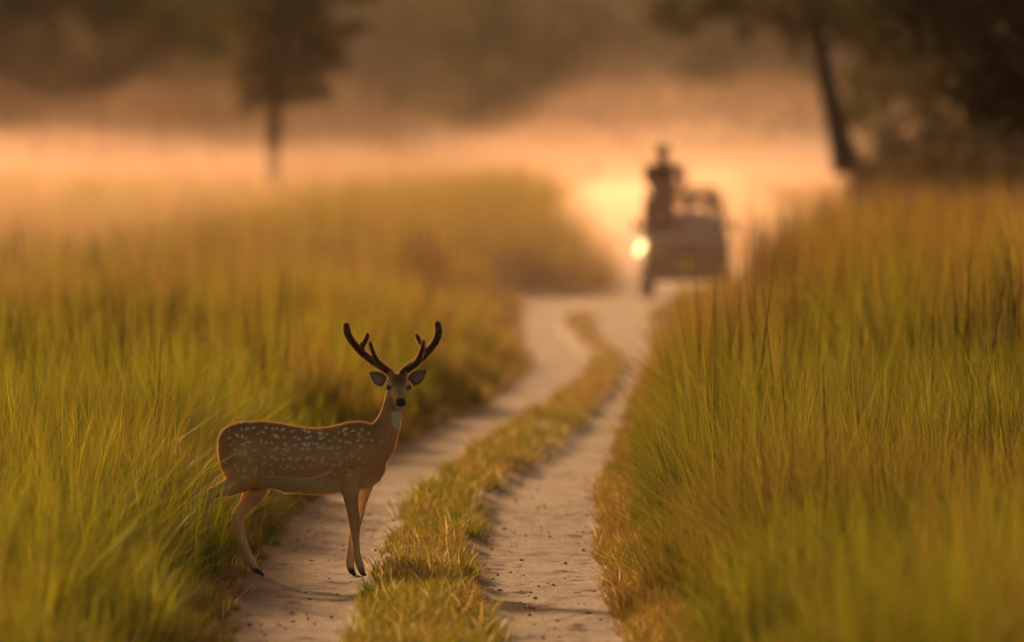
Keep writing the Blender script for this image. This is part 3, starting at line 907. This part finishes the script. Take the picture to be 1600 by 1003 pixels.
def disc(name, prof, axis, loc, m, parent, nseg=28):
    """lathe: prof list of (radius, along)"""
    ps = np.array(prof, float); a = np.arange(nseg) / nseg * 2 * math.pi
    Vs, Fs = [], []
    for r, t in ps:
        ring = np.stack([np.full(nseg, t), np.cos(a) * r, np.sin(a) * r], 1) if axis == 'x' else np.stack([np.cos(a) * r, np.full(nseg, t), np.sin(a) * r], 1)
        Vs.append(ring + np.array(loc))
    for i in range(len(ps) - 1):
        for k in range(nseg):
            k2 = (k + 1) % nseg; Fs.append([i * nseg + k, i * nseg + k2, (i + 1) * nseg + k2, (i + 1) * nseg + k])
    Fs.append(list(range(nseg))); Fs.append([(len(ps) - 1) * nseg + k for k in range(nseg)][::-1])
    me = bpy.data.meshes.new(name); me.from_pydata(np.concatenate(Vs).tolist(), [], Fs)
    bm = bmesh.new(); bm.from_mesh(me); bmesh.ops.recalc_face_normals(bm, faces=bm.faces); bm.to_mesh(me); bm.free()
    return link_mesh(name, me, m, parent)

JY = 191.5
JX = (1074 - 800) * JY / F
JZ = float(gz(JX, JY + 1.0))
jeep = empty('safari_jeep', (JX, JY, JZ), R(0.5))
tag(jeep, 'dusty open-top safari jeep with raised roll bars and a yellow number plate', 'jeep')
boxes('body', [(-.73, .73, 1.42, 3.75, .50, 1.06, .01), (-.73, -.50, .12, 1.45, .66, .98, .03, .05), (.50, .73, .12, 1.45, .66, .98, .03, .05), (-.60, .60, .9, 3.7, .40, .55)], M['paint'], jeep, .03)
bon = boxes('bonnet', [(-.52, .52, .10, 1.44, .90, 1.07, .03, .10)], M['paint'], jeep, .035, 3)
boxes('bonnet_sheen_band', [(-.60, .60, .045, .13, .955, 1.075, .01)], M['pale'], jeep, .02)  # added band, its pale colour stands in for sky reflected on the bonnet edge
boxes('cowl', [(-.66, .66, 1.36, 1.56, .98, 1.13, .02)], M['paint'], jeep, .02)
gr_ = boxes('grille', [(-.52, .52, .06, .14, .56, .95, .0)], M['paint'], jeep, .015)
for k in range(7):
    boxes('grille_slot', [(-.27 + k * .08, -.23 + k * .08, .05, .07, .62, .90)], M['dark'], gr_, 0)
for sx in (-1, 1):
    h = disc('headlight', [(.095, .09), (.098, .05), (.085, .035), (.05, .022), (.01, .018)], 'y', (sx * .41, 0, .77), M['steel'], jeep)
    boxes('indicator', [(sx * .62 - .04, sx * .62 + .04, .10, .15, .80, .86)], M['pale'], jeep, .01)
bmp = boxes('bumper', [(-.74, .74, -.06, .05, .42, .54)], M['paint'], jeep, .02)
boxes('number_plate', [(-.17, .21, -.075, -.062, .50, .68)], M['plate'], jeep, .004)
# lit lamp on a bracket at the fender corner, and its glint
lp = pipe('lamp_bracket', [(-.68, .14, .88), (-.74, .06, .88), (-.775, .03, .885)], .014, M['steel'], jeep)
disc('side_lamp_and_glint', [(.02, .09), (.055, .06), (.062, .02), (.05, .0), (.02, -.012)], 'y', (-.775, -.03, .90), M['lamp'], jeep)
disc('side_lamp_and_glint', [(.02, .09), (.04, .06), (.046, .02), (.036, .0), (.02, -.012)], 'y', (-.83, -.03, .80), M['lamp'], jeep)  # glint of the lamp, modelled as a second glowing disc
# windscreen
wf = [(-.64, 1.47, 1.10), (-.58, 1.60, 1.70), (-.52, 1.61, 1.745), (.52, 1.61, 1.745), (.58, 1.60, 1.70), (.64, 1.47, 1.10)]
ws = pipe('windscreen_frame', wf, .042, M['dark'], jeep)
pipe('centre_bar', [(0, 1.47, 1.12), (0, 1.61, 1.74)], .014, M['paint'], ws)
me = bpy.data.meshes.new('pane'); me.from_pydata([(-.62, 1.475, 1.13), (.62, 1.475, 1.13), (.55, 1.605, 1.73), (-.55, 1.605, 1.73), (-.62, 1.481, 1.13), (.62, 1.481, 1.13), (.55, 1.611, 1.73), (-.55, 1.611, 1.73)], [], [(0, 1, 2, 3), (7, 6, 5, 4), (0, 4, 5, 1), (2, 6, 7, 3), (1, 5, 6, 2), (0, 3, 7, 4)])
link_mesh('windscreen', me, M['glass'], jeep)
pipe('roll_bar', [(-.68, 2.25, 1.0), (-.64, 2.25, 1.58), (-.56, 2.25, 1.62), (.56, 2.25, 1.62), (.64, 2.25, 1.58), (.68, 2.25, 1.0)], .05, M['dark'], jeep)
pipe('roll_bar', [(-.68, 3.6, 1.0), (-.60, 3.6, 1.80), (-.5, 3.6, 1.86), (.5, 3.6, 1.86), (.60, 3.6, 1.80), (.68, 3.6, 1.0)], .04, M['dark'], jeep)
for sx in (-1, 1):
    pipe('side_rail', [(sx * .60, 2.25, 1.61), (sx * .58, 3.6, 1.83)], .02, M['steel'], jeep)
    pipe('mirror_arm', [(sx * .68, 1.5, 1.12), (sx * .80, 1.45, 1.2)], .01, M['dark'], jeep)
    boxes('mirror', [(sx * .84 - .06, sx * .84 + .06, 1.42, 1.46, 1.16, 1.32)], M['dark'], jeep, .012)
    boxes('mudflap', [(sx * .62 - .11, sx * .62 + .11, 3.42, 3.44, .25, .55)], M['dark'], jeep, .004)
for sx in (-1, 1):
    boxes('front_seat', [(sx * .36 - .22, sx * .36 + .22, 1.95, 2.4, .66, .82), (sx * .36 - .21, sx * .36 + .21, 2.36, 2.48, .78, 1.32)], M['seat'], jeep, .03)
boxes('rear_bench', [(-.58, .58, 2.75, 3.2, .60, .90), (-.58, .58, 3.18, 3.3, .85, 1.32)], M['seat'], jeep, .03)
st_ = disc('steering_wheel', [(.165, .0), (.185, .012), (.165, .024)], 'y', (-.36, 1.72, 1.12), M['dark'], jeep)
pipe('rear_axle', [(-.6, 3.05, .34), (.6, 3.05, .34)], .05, M['dark'], jeep)
pipe('front_axle', [(-.6, .72, .34), (.6, .72, .34)], .05, M['dark'], jeep)
for sx in (-1, 1):
    for wy in (.72, 3.05):
        wl = disc('wheel', [(.15, -.10), (.30, -.105), (.34, -.08), (.345, 0), (.34, .08), (.30, .105), (.15, .10)], 'x', (sx * .635, wy, .335), M['dark'], jeep)
        disc('rim', [(.05, -.115), (.12, -.11), (.18, -.09), (.18, .09), (.12, .11), (.05, .115)], 'x', (sx * .635, wy, .335), M['steel'], wl)

# ------------------------------------------------------------------ people in the jeep
def person(label, loc, pose, shirt, trousers, hair, group=None):
    J = {k: np.array(v, float) for k, v in pose.items()}
    ps = []
    def tb(keys, rad, side=(0, 1, 0), ns=14):
        pth = [(*(J[k] if isinstance(k, str) else np.array(k)), r, r2) for k, (r, r2) in zip(keys, rad)]
        ps.append(tube(smooth_path(pth, 3), side, ns))
    up = J['neck'] - J['pelvis']; mid = J['pelvis'] + up * .5
    ps.append(tube(smooth_path([(*(J['pelvis'] - up * .12), .09, .11), (*J['pelvis'], .125, .185), (*mid, .12, .175), (*(J['pelvis'] + up * .82), .125, .205), (*(J['pelvis'] + up * .97), .06, .09), (*(J['head'] * .55 + J['neck'] * .45), .052, .055)], 4), (1, 0, 0), 20))
    hdv = J['head']
    ps.append(tube(smooth_path([(*(hdv + [0, .005, -.12]), .045, .04), (*(hdv + [0, -.008, -.075]), .090, .070), (*(hdv + [0, 0, 0]), .103, .085), (*(hdv + [0, .008, .07]), .090, .076), (*(hdv + [0, .01, .112]), .03, .03)], 4), (1, 0, 0), 18))
    ps.append(tube([(*(hdv + [0, -.09, .02]), .008, .01), (*(hdv + [0, -.108, -.02]), .013, .016), (*(hdv + [0, -.09, -.03]), .010, .012)], (1, 0, 0), 8))
    for s_ in ('l', 'r'):
        tb(['sho_' + s_, 'elb_' + s_, 'wri_' + s_], [(.068, .068), (.055, .055), (.036, .036)])
        tb(['hip_' + s_, 'kne_' + s_, 'ank_' + s_], [(.092, .085), (.062, .058), (.04, .04)])
        a = J['ank_' + s_]
        ps.append(tube([(*(a + [0, .06, -.03]), .03, .035), (*(a + [0, -.02, -.035]), .035, .042), (*(a + [0, -.15, -.045]), .025, .045), (*(a + [0, -.20, -.05]), .012, .025)], (1, 0, 0), 10))
    Vp, Tp, Np = remeshed(ps, .014, 5, .5)
    # hands: palm, four fingers, thumb
    for s_ in ('l', 'r'):
        wv = J['wri_' + s_]; dr = wv - J['elb_' + s_]; dr /= np.linalg.norm(dr)
        sd_ = np.cross(dr, [0, 0, 1.0]) if abs(dr[2]) < .9 else np.array([1.0, 0, 0]); sd_ /= np.linalg.norm(sd_); nn = np.cross(sd_, dr)
        hp = [tube([(*(wv - dr * .02), .018, .028), (*(wv + dr * .04), .016, .04), (*(wv + dr * .085), .012, .038)], sd_, 10)]
        for k, ln_ in enumerate((.06, .072, .068, .052)):
            b0 = wv + dr * .08 + sd_ * (-.03 + .02 * k)
            hp.append(tube([(*b0, .009, .009), (*(b0 + dr * ln_ * .5 + nn * -.01), .0085, .0085), (*(b0 + dr * ln_ * .8 - nn * .035), .007, .007)], sd_, 7))
        b0 = wv + dr * .025 - sd_ * .035
        hp.append(tube([(*b0, .011, .011), (*(b0 + dr * .03 - sd_ * .025), .010, .010), (*(b0 + dr * .06 - sd_ * .03), .007, .007)], nn, 7))
        Vh, Fh = merge(hp)
        tr = []
        for f in Fh:
            for k in range(1, len(f) - 1): tr.append((f[0], f[k], f[k + 1]))
        Tp = np.concatenate([Tp, np.array(tr) + len(Vp)]); Vp = np.concatenate([Vp, Vh])
    skin = np.array([.20, .10, .06])
    C = np.tile(np.array(shirt), (len(Vp), 1))
    pel = J['pelvis']
    def seg_d(a, b):
        ab = b - a; t = np.clip(((Vp - a) @ ab) / (ab @ ab), 0, 1); return np.linalg.norm(Vp - (a + t[:, None] * ab), axis=1), t
    for s_ in ('l', 'r'):
        d1, t1 = seg_d(J['hip_' + s_], J['kne_' + s_]); d2, t2 = seg_d(J['kne_' + s_], J['ank_' + s_])
        C[((d1 < .13) & (t1 > .02)) | (d2 < .10)] = trousers
    C[(Vp[:, 2] < pel[2] + .02) & (np.linalg.norm(Vp - pel, axis=1) < .26)] = trousers
    for s_ in ('l', 'r'):
        d2, t2 = seg_d(J['elb_' + s_], J['wri_' + s_])
        C[(np.linalg.norm(Vp - J['wri_' + s_], axis=1) < .17) & (t2 > .75) & (d2 < .19)] = skin
        C[np.linalg.norm(Vp - (J['ank_' + s_] + np.array([0, -.06, -.04])), axis=1) < .15] = (.03, .02, .015)
    C[np.linalg.norm(Vp - hdv, axis=1) < .15] = skin
    C[(Vp[:, 2] > hdv[2] - .14) & (np.linalg.norm(Vp - hdv, axis=1) < .17)] = skin
    root = empty('person', loc, R(1.5))
    tag(root, label, 'person', group)
    bo = link_mesh('body', big_mesh('person_body', Vp, Tp, C, smooth=True), M['cloth'], root)
    # hair or cap
    hp = tube(smooth_path([(*(hdv + [0, .03, -.06]), .07, .074), (*(hdv + [0, .014, .0]), .107, .098), (*(hdv + [0, .010, .06]), .106, .094), (*(hdv + [0, .008, .105]), .078, .072), (*(hdv + [0, .008, .125]), .03, .03)], 4), (1, 0, 0), 18)
    Vh = hp[0]; cut = Vh[:, 1] < hdv[1] - .045
    lowc = cut & (Vh[:, 2] < hdv[2] + .035); Vh[lowc, 1] = hdv[1] - .03
    me = bpy.data.meshes.new('hair'); me.from_pydata(Vh.tolist(), [], hp[1]); me.polygons.foreach_set('use_smooth', [True] * len(me.polygons))
    link_mesh('hair', me, hair, bo)
    for sx in (-1, 1):
        link_mesh('eye', ellipsoid(hdv + np.array([sx * .032, -.085, .012]), (.012, .01, .008), 8), M['eye'], bo)
    return root
hair_m = plain('dark_hair', (.018, .012, .009), .7)
# standing figure: feet on the bed behind the driver, arms raised to hold a camera on the right
stand = dict(pelvis=(0, 0, .93), neck=(0, -.01, 1.46), head=(-.01, -.03, 1.62), sho_l=(-.19, 0, 1.40), sho_r=(.19, 0, 1.40), elb_l=(-.22, -.06, 1.13), wri_l=(-.08, -.24, 1.05),
             elb_r=(.28, -.06, 1.16), wri_r=(.17, -.22, .97), hip_l=(-.09, 0, .90), hip_r=(.09, 0, .90), kne_l=(-.10, -.02, .49), kne_r=(.11, -.02, .49), ank_l=(-.11, .02, .09), ank_r=(.12, .02, .09))
stander = person('person in dark clothes standing tall in the back of the open jeep', (JX - .37, JY + 2.58, JZ + .86), stand, (.035, .024, .016), (.045, .032, .024), hair_m)
stander.scale = (1.22, 1.1, 1.0)
boxes('bed_platform', [(-.6, .0, 2.35, 2.74, .55, .835)], M['seat'], jeep, .02)
sit = dict(pelvis=(0, 0, .10), neck=(0, .03, .62), head=(0, .01, .79), sho_l=(-.18, .03, .56), sho_r=(.18, .03, .56), elb_l=(-.24, -.10, .33), wri_l=(-.16, -.32, .28),
           elb_r=(.24, -.10, .33), wri_r=(.16, -.32, .28), hip_l=(-.10, 0, .10), hip_r=(.10, 0, .10), kne_l=(-.12, -.40, .12), kne_r=(.12, -.40, .12), ank_l=(-.12, -.42, -.20), ank_r=(.12, -.42, -.20))
person('person in a pale shirt seated at the front passenger side of the jeep', (JX + .40, JY + 2.2, JZ + .80), sit, (.80, .78, .80), (.08, .07, .07), hair_m)
person('person in a pale shirt on the rear bench of the jeep', (JX + .08, JY + 2.98, JZ + .89), sit, (.78, .76, .80), (.06, .05, .05), hair_m)
person('driver in brown clothes behind the steering wheel of the jeep', (JX - .36, JY + 2.2, JZ + .80), sit, (.10, .065, .045), (.05, .04, .03), hair_m)

# ------------------------------------------------------------------ trees
def leaves(centers, n, size, c1_, c2_, squash=.8):
    """centers: (x,y,z,r). leaf-sized faces through clump volumes"""
    cs = np.array(centers, float)
    pr = cs[:, 3] ** 2; k = rng.choice(len(cs), n, p=pr / pr.sum())
    u = rng.standard_normal((n, 3)); u /= np.linalg.norm(u, axis=1, keepdims=True)
    P = cs[k, :3] + u * (cs[k, 3] * rng.random(n) ** .45)[:, None] * np.array([1, 1, squash])
    a = rng.standard_normal((n, 3)); a /= np.linalg.norm(a, axis=1, keepdims=True)
    b = np.cross(a, rng.standard_normal((n, 3))); b /= np.linalg.norm(b, axis=1, keepdims=True)
    s_ = size * (.6 + .8 * rng.random(n))[:, None]
    V = np.stack([P - a * s_ * .5, P + b * s_ * .28, P + a * s_ * .5, P - b * s_ * .28], 1).reshape(-1, 3)
    i = np.arange(n) * 4
    T = np.concatenate([np.stack([i, i + 1, i + 2], 1), np.stack([i, i + 2, i + 3], 1)])
    c = mixc(np.tile(np.array(c1_), (n, 1)), np.tile(np.array(c2_), (n, 1)), rng.random(n)) * (.7 + .6 * rng.random(len(cs)))[k][:, None]
    return V, T, np.repeat(c, 4, 0)

def tree(name, loc, trunk, limbs, clumps, nleaf, lsize, label, c1_=(.05, .06, .014), c2_=(.10, .10, .02), group=None):
    """local coordinates from the base; trunk / limbs: lists of (x,y,z,r)"""
    root = empty(name, loc)
    tag(root, label, 'tree', group)
    ps = [tube(smooth_path([(*p, p[3]) for p in trunk], 4), (0.2, 1, 0), 14)]
    Vt, Ft = merge(ps)
    me = bpy.data.meshes.new('trunk'); me.from_pydata(Vt.tolist(), [], Ft); me.polygons.foreach_set('use_smooth', [True] * len(me.polygons))
    tr = link_mesh('trunk', me, M['bark'], root)
    for lb in limbs:
        Vt, Ft = tube(smooth_path([(*p, p[3]) for p in lb], 3), (0.3, 1, .2), 9)
        me = bpy.data.meshes.new('limb'); me.from_pydata(Vt.tolist(), [], Ft); me.polygons.foreach_set('use_smooth', [True] * len(me.polygons))
        link_mesh('limb', me, M['bark'], tr)
    V, T, C = leaves(clumps, nleaf, lsize, c1_, c2_)
    link_mesh('crown', big_mesh('crown', V, T, C), M['leaf'], root)
    return root

def pxat(px, py, d):
    """photo pixel at distance d -> x, z"""
    return (px - 800) * d / F, HC - (py - HORIZON) * d / F

def auto_tree(name, px, d, h, cr, label, nleaf=7000, lsize=.2, low=.25, lean=0., group=None, seed=0, c1_=(.05, .06, .014), c2_=(.10, .10, .02), tr=.2):
    rs = np.random.default_rng(seed)
    x = (px - 800) * d / F
    base = (x, d, float(gz(x, d)) - .1)
    trunk = [(0, 0, 0, tr * 1.35), (lean * .15, 0, h * .12, tr), (lean * .5, 0, h * .4, tr * .8), (lean, 0, h * .85, tr * .3)]
    clumps, limbs = [], []
    n = 16
    for k in range(n):
        a = k * 2.4 + rs.random(); zc = h * (low + (1.0 - low) * ((k + .5) / n)); q = (zc / h - low) / (1 - low)
        rad = cr * (0.35 + .75 * math.sin(math.pi * min(.97, q * .85 + .2))) * (.6 + .4 * rs.random())
        cx_, cy2 = lean * q + math.cos(a) * rad * .75, math.sin(a) * rad * .75
        clumps.append((cx_, cy2, zc, cr * (.30 + .2 * rs.random())))
        z0 = max(h * .12, zc - rad * .6); tt = z0 / h
        if k % 2 == 0:
            limbs.append([(lean * tt, 0, z0, tr * .38), (cx_ * .6, cy2 * .6, (z0 + zc) / 2 + .1, tr * .24), (cx_, cy2, zc, tr * .08)])
    return tree(name, base, trunk, limbs, clumps, nleaf, lsize, label, c1_, c2_, group)

# lone small tree in the dust (photo 425, 210)
d = 338.0
def lc(px, py, dd=0, r=.7):
    x, z = pxat(px, py, d); return (x - tx0, dd, z - tz0, r)
tx0 = (428 - 800) * d / F; tz0 = float(gz(tx0, d)) - .1
cl = [lc(440, 110, 0, .75), (*lc(400, 95, .6)[:3], .7), lc(480, 90, -.5, .75), lc(420, 50, .3, .95), lc(470, 40, -.4, .95), lc(505, 60, .5, .8), lc(400, 15, -.2, .9), lc(450, -10, .4, 1.1), lc(500, 5, 0, .8),
      lc(555, 42, .2, .42), lc(535, 48, .1, .35), lc(395, 140, .2, .6), lc(485, 128, -.2, .65), lc(440, 140, .2, .5), lc(412, 152, 0, .45), lc(468, 150, .1, .5), lc(388, 165, 0, .32), lc(505, 148, 0, .4), lc(520, 95, 0, .55), lc(380, 110, 0, .55), lc(440, -70, 0, 1.3), lc(500, -60, .5, 1.2), lc(385, -60, -.4, 1.1), lc(560, -8, 0, .55), lc(590, -15, .2, .4), lc(450, -130, 0, 1.3)]
lm = [[lc(432, 130, 0, .12), lc(415, 90, .2, .08), lc(395, 40, .3, .03)], [lc(436, 120, 0, .13), lc(465, 80, -.2, .09), lc(505, 50, .2, .04)], [lc(505, 50, .2, .045), lc(535, 47, .1, .03), lc(562, 40, .2, .015)],
      [lc(436, 60, 0, .12), lc(470, 10, .1, .07), lc(500, -50, .2, .03)], [lc(430, 150, 0, .08), lc(405, 148, .1, .05), lc(385, 150, .2, .02)]]
tree('small_tree', (tx0, d, tz0), [(0, 0, 0, .26), lc(428, 205, 0, .22), lc(432, 150, 0, .19), lc(438, 60, 0, .15), lc(445, -60, 0, .08)], lm, cl, 9000, .19,
     'small round-crowned tree standing alone in the glowing dust', (.055, .045, .012), (.10, .075, .02))

# leaning tree at the edge of the wood (photo 1322, 250)
d = 300.0
tx0 = (1322 - 800) * d / F; tz0 = float(gz(tx0, d)) - .1
cl = [lc(1270, 20, 0, .9), lc(1200, 5, .5, .8), lc(1140, 15, -.3, .62), lc(1090, 22, .2, .55), lc(1045, 40, 0, .42), lc(1030, 22, .1, .4), lc(1075, 48, 0, .35), lc(1055, 5, 0, .5), lc(1165, 50, -.2, .35), lc(1110, -10, 0, .6),
      lc(1235, 60, 0, .42), lc(1245, 85, .1, .25), lc(1310, 20, 0, .9), lc(1340, 60, .4, .7), lc(1370, 20, -.4, .9), lc(1250, -50, 0, 1.3), lc(1330, -60, .4, 1.4), lc(1180, -50, -.3, 1.1), lc(1290, -120, 0, 1.5), lc(1090, -50, 0, .8), lc(1380, 75, 0, .55), lc(1210, 35, 0, .4)]
lm = [[lc(1282, 70, 0, .13), lc(1220, 25, .2, .09), lc(1130, 15, .1, .06), lc(1040, 30, 0, .02)], [lc(1285, 80, 0, .12), lc(1330, 40, -.2, .08), lc(1380, 10, -.3, .03)], [lc(1130, 15, .1, .05), lc(1100, 35, .1, .03), lc(1060, 48, 0, .015)], [lc(1225, 28, .2, .06), lc(1238, 70, .1, .03)]]
tree('leaning_tree', (tx0, d, tz0), [lc(1326, 268, 0, .44), lc(1318, 240, 0, .36), lc(1300, 165, 0, .28), lc(1282, 85, 0, .24), lc(1268, 10, 0, .20), lc(1255, -80, 0, .10)], lm, cl, 10500, .15,
     'leaning tree with a bare slanting trunk and one long overhanging branch', (.045, .04, .010), (.085, .07, .016))

# wood on the right, nearer and dark
wood = 'trees of the dark wood'
auto_tree('wood_tree', 1450, 318, 9.5, 3.0, 'olive tree of the dark wood just behind the leaning trunk', 8000, .20, .10, .3, wood, 1, (.05, .05, .012), (.12, .10, .02), .16)
auto_tree('wood_tree', 1385, 345, 9.0, 1.9, 'slim yellow-olive tree beside the leaning trunk', 6000, .18, .06, -.2, wood, 2, (.08, .075, .015), (.17, .14, .025), .12)
auto_tree('wood_tree', 1530, 300, 11.0, 3.4, 'tall trunk with low foliage deeper in the dark wood', 12000, .21, .12, .2, wood, 3, (.035, .03, .010), (.07, .055, .015), .2)
auto_tree('wood_tree', 1650, 270, 12.0, 4.0, 'dense brown-green tree at the outer end of the dark wood', 13000, .22, .08, 0, wood, 4, (.03, .026, .010), (.06, .045, .014), .24)
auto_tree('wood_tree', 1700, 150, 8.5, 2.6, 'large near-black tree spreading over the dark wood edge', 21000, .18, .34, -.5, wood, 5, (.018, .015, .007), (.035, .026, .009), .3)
# bushes at its foot
def bush(px, d, h, r, label, n, c1_, c2_, seed, group):
    rs = np.random.default_rng(seed)
    x = (px - 800) * d / F
    root = empty('bush', (x, d, float(gz(x, d)) - .05)); tag(root, label, 'bush', group)
    cl_ = [(rs.uniform(-r, r) * .8, rs.uniform(-r, r) * .6, h * rs.uniform(.25, .75), r * rs.uniform(.35, .55)) for k in range(9)]
    for k in range(4):
        c = cl_[k]
        pipe('stem', [(c[0] * .1, c[1] * .1, 0), (c[0] * .5, c[1] * .5, c[2] * .6), (c[0], c[1], c[2])], .03, M['bark'], root, 6)
    V, T, C = leaves(cl_, n, .16, c1_, c2_)
    link_mesh('foliage', big_mesh('foliage', V, T, C), M['leaf'], root)
bush(1420, 290, 2.6, 1.7, 'reddish brown bush at the foot of the leaning tree', 3500, (.07, .04, .015), (.12, .065, .02), 11, 'bushes of the dark wood')
bush(1500, 270, 2.4, 1.9, 'dull brown bush in front of the dark wood trunks', 3500, (.06, .04, .014), (.10, .06, .018), 12, 'bushes of the dark wood')
bush(1590, 255, 2.6, 2.0, 'dark olive bush at the outer end of the dark wood', 3500, (.045, .035, .012), (.08, .06, .016), 13, 'bushes of the dark wood')

# trees behind the dust on the deer side
lw = 'trees behind the dust on the deer side'
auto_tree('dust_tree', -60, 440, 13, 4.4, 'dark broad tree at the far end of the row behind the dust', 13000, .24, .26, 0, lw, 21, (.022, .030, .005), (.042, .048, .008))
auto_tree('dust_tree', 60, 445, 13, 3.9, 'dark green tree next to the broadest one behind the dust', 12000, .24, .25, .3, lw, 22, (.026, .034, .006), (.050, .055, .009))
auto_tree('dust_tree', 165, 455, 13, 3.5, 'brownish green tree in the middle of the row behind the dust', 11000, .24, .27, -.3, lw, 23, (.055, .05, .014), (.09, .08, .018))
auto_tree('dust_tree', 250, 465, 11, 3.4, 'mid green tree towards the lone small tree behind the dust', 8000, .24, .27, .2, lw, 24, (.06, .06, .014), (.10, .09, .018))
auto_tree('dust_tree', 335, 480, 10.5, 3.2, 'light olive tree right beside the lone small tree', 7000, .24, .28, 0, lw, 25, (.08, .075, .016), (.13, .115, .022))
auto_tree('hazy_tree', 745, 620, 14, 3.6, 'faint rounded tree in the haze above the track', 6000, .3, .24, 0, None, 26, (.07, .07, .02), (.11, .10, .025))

# the far wood as one mass, in front of a low ridge
V, T, C = leaves([(xx + rng.normal(0, 2), 720 + rng.uniform(-25, 60), 2 + 15 * rng.random() ** .8, 3.2 + 2.5 * rng.random()) for xx in np.arange(-75, 75, .55)], 75000, .95, (.045, .05, .018), (.08, .08, .026))
o = link_mesh('far_wood', big_mesh('far_wood', V, T, C), M['leaf'])
tag(o, 'far grey-brown wood fading into the haze behind the track', 'wood', kind='stuff')
rx = np.linspace(-240, 240, 61); ry = np.array([800, 860, 920, 980, 1060])
Xr_, Yr_ = np.meshgrid(rx, ry)
Zr_ = np.array([-.5, 9, 17, 21, 20])[:, None] * (.85 + .3 * fbm(Xr_ * .03, Yr_ * .02))
V, Q = grid_mesh('r', Xr_, Yr_, Zr_)
o = link_mesh('hills', big_mesh('hills', V, Q, smooth=True), M['soil'])
tag(o, 'low wooded ridge behind the far wood', 'hills', kind='structure')

# ------------------------------------------------------------------ air: even haze and the bank of dust
def volume_mat(name, c, dens, g):
    m = bpy.data.materials.new(name); m.use_nodes = True
    n = m.node_tree.nodes; n.remove(n['Principled BSDF'])
    v = n.new('ShaderNodeVolumePrincipled')
    v.inputs['Color'].default_value = (*c, 1); v.inputs['Density'].default_value = dens; v.inputs['Anisotropy'].default_value = g
    m.node_tree.links.new(v.outputs[0], n['Material Output'].inputs['Volume'])
    return m
def boxmesh(name, x0, x1, y0, y1, z0, z1):
    me = bpy.data.meshes.new(name)
    me.from_pydata([(x0, y0, z0), (x1, y0, z0), (x1, y1, z0), (x0, y1, z0), (x0, y0, z1), (x1, y0, z1), (x1, y1, z1), (x0, y1, z1)], [],
                   [(3, 2, 1, 0), (4, 5, 6, 7), (0, 1, 5, 4), (1, 2, 6, 5), (2, 3, 7, 6), (3, 0, 4, 7)])
    return me
o = link_mesh('haze', boxmesh('haze', -300, 300, -80, 1120, -1.5, 27), volume_mat('haze_air', (.82, .72, .64), .00003, .5))
tag(o, 'thin warm haze hanging over the whole grassland', 'haze', kind='stuff')

def dust_bank(front, back, height, dens, seed, label, xl=-34, xr=24, amp=.6, c=(.95, .67, .55)):
    """closed shell with an uneven, billowing top; front(x), height(x, y) in metres"""
    rs = seed * 13.7
    nx, ny = 110, 60
    xs = np.linspace(xl, xr, nx); v = np.linspace(0, 1, ny)
    Xd = np.repeat(xs[None], ny, 0)
    f = front(xs) + 14 * (fbm(xs * .25 + rs, xs * 0 + rs, 3) - .5)
    Yd = f[None] + (back - f[None]) * v[:, None]
    bump = 1 - amp / 2 + amp * fbm(Xd * .22 + rs, Yd * .03 + rs, 4)
    ew = min(8, (xr - xl) * .4)
    edge = sstep(0, .22, v)[:, None] * sstep(1, .9, v)[:, None] * (sstep(xl, xl + ew, xs) * sstep(xr, xr - ew, xs))[None]
    Zt = -.25 + (height(Xd, Yd) * bump + .25) * edge + rise(Yd)
    Zb = rise(Yd) - .6
    Vt = np.stack([Xd, Yd, Zt], -1).reshape(-1, 3); Vb = np.stack([Xd, Yd, Zb], -1).reshape(-1, 3)
    n = nx * ny; i = np.arange(n).reshape(ny, nx)
    q = np.stack([i[:-1, :-1], i[:-1, 1:], i[1:, 1:], i[1:, :-1]], -1).reshape(-1, 4)
    ring = np.concatenate([i[0, :], i[1:, -1], i[-1, -2::-1], i[-2:0:-1, 0]])
    r2 = np.roll(ring, -1)
    sideq = np.stack([ring + n, r2 + n, r2, ring], 1)
    Qa = np.concatenate([q, q[:, ::-1] + n, sideq])
    o = link_mesh('dust_cloud', big_mesh('dust_cloud', np.concatenate([Vt, Vb]), Qa), volume_mat('dust_air', c, dens, .55))
    tag(o, label, 'dust', kind='stuff')
road = lambda x: np.exp(-((x - 3.6) / 3.4) ** 2)
dust_bank(lambda x: 290 - 35 * road(x), 430, lambda x, y: 2.4 + 0 * x, .00105, 1, 'low thick sunlit dust lying over the far field and track', amp=1.0)
dust_bank(lambda x: 310 - 45 * road(x), 435, lambda x, y: 3.6 + 0 * x, .00064, 2, 'glowing orange dust drifting at tree trunk height', amp=1.5)
dust_bank(lambda x: 305 - 20 * road(x), 432, lambda x, y: 4.6 + 0 * x, .00015, 3, 'thin high veil of dust fading upward before the trees', amp=1.5)
dust_bank(lambda x: 150 + 20 * road(x), 420, lambda x, y: 1.7 + 0 * x, .0005, 4, 'thin ground dust drifting through the far grass')
dust_bank(lambda x: 82 + 0 * x, 330, lambda x, y: 2.5 + 0 * x, .00032, 5, 'faint pale dust over the track and grass between deer and jeep', -30, 9)
dust_bank(lambda x: 520 + 0 * x, 690, lambda x, y: 17 + 0 * x, .00014, 6, 'tall pale mauve haze standing before the far wood', -60, 60, .3, (.85, .70, .62))
dust_bank(lambda x: 200 + 0 * x, 290, lambda x, y: 1.9 + 0 * x, .0026, 7, 'pale dust churned up from the road behind the jeep', -1.5, 8.5, 1.2, (.95, .74, .62))
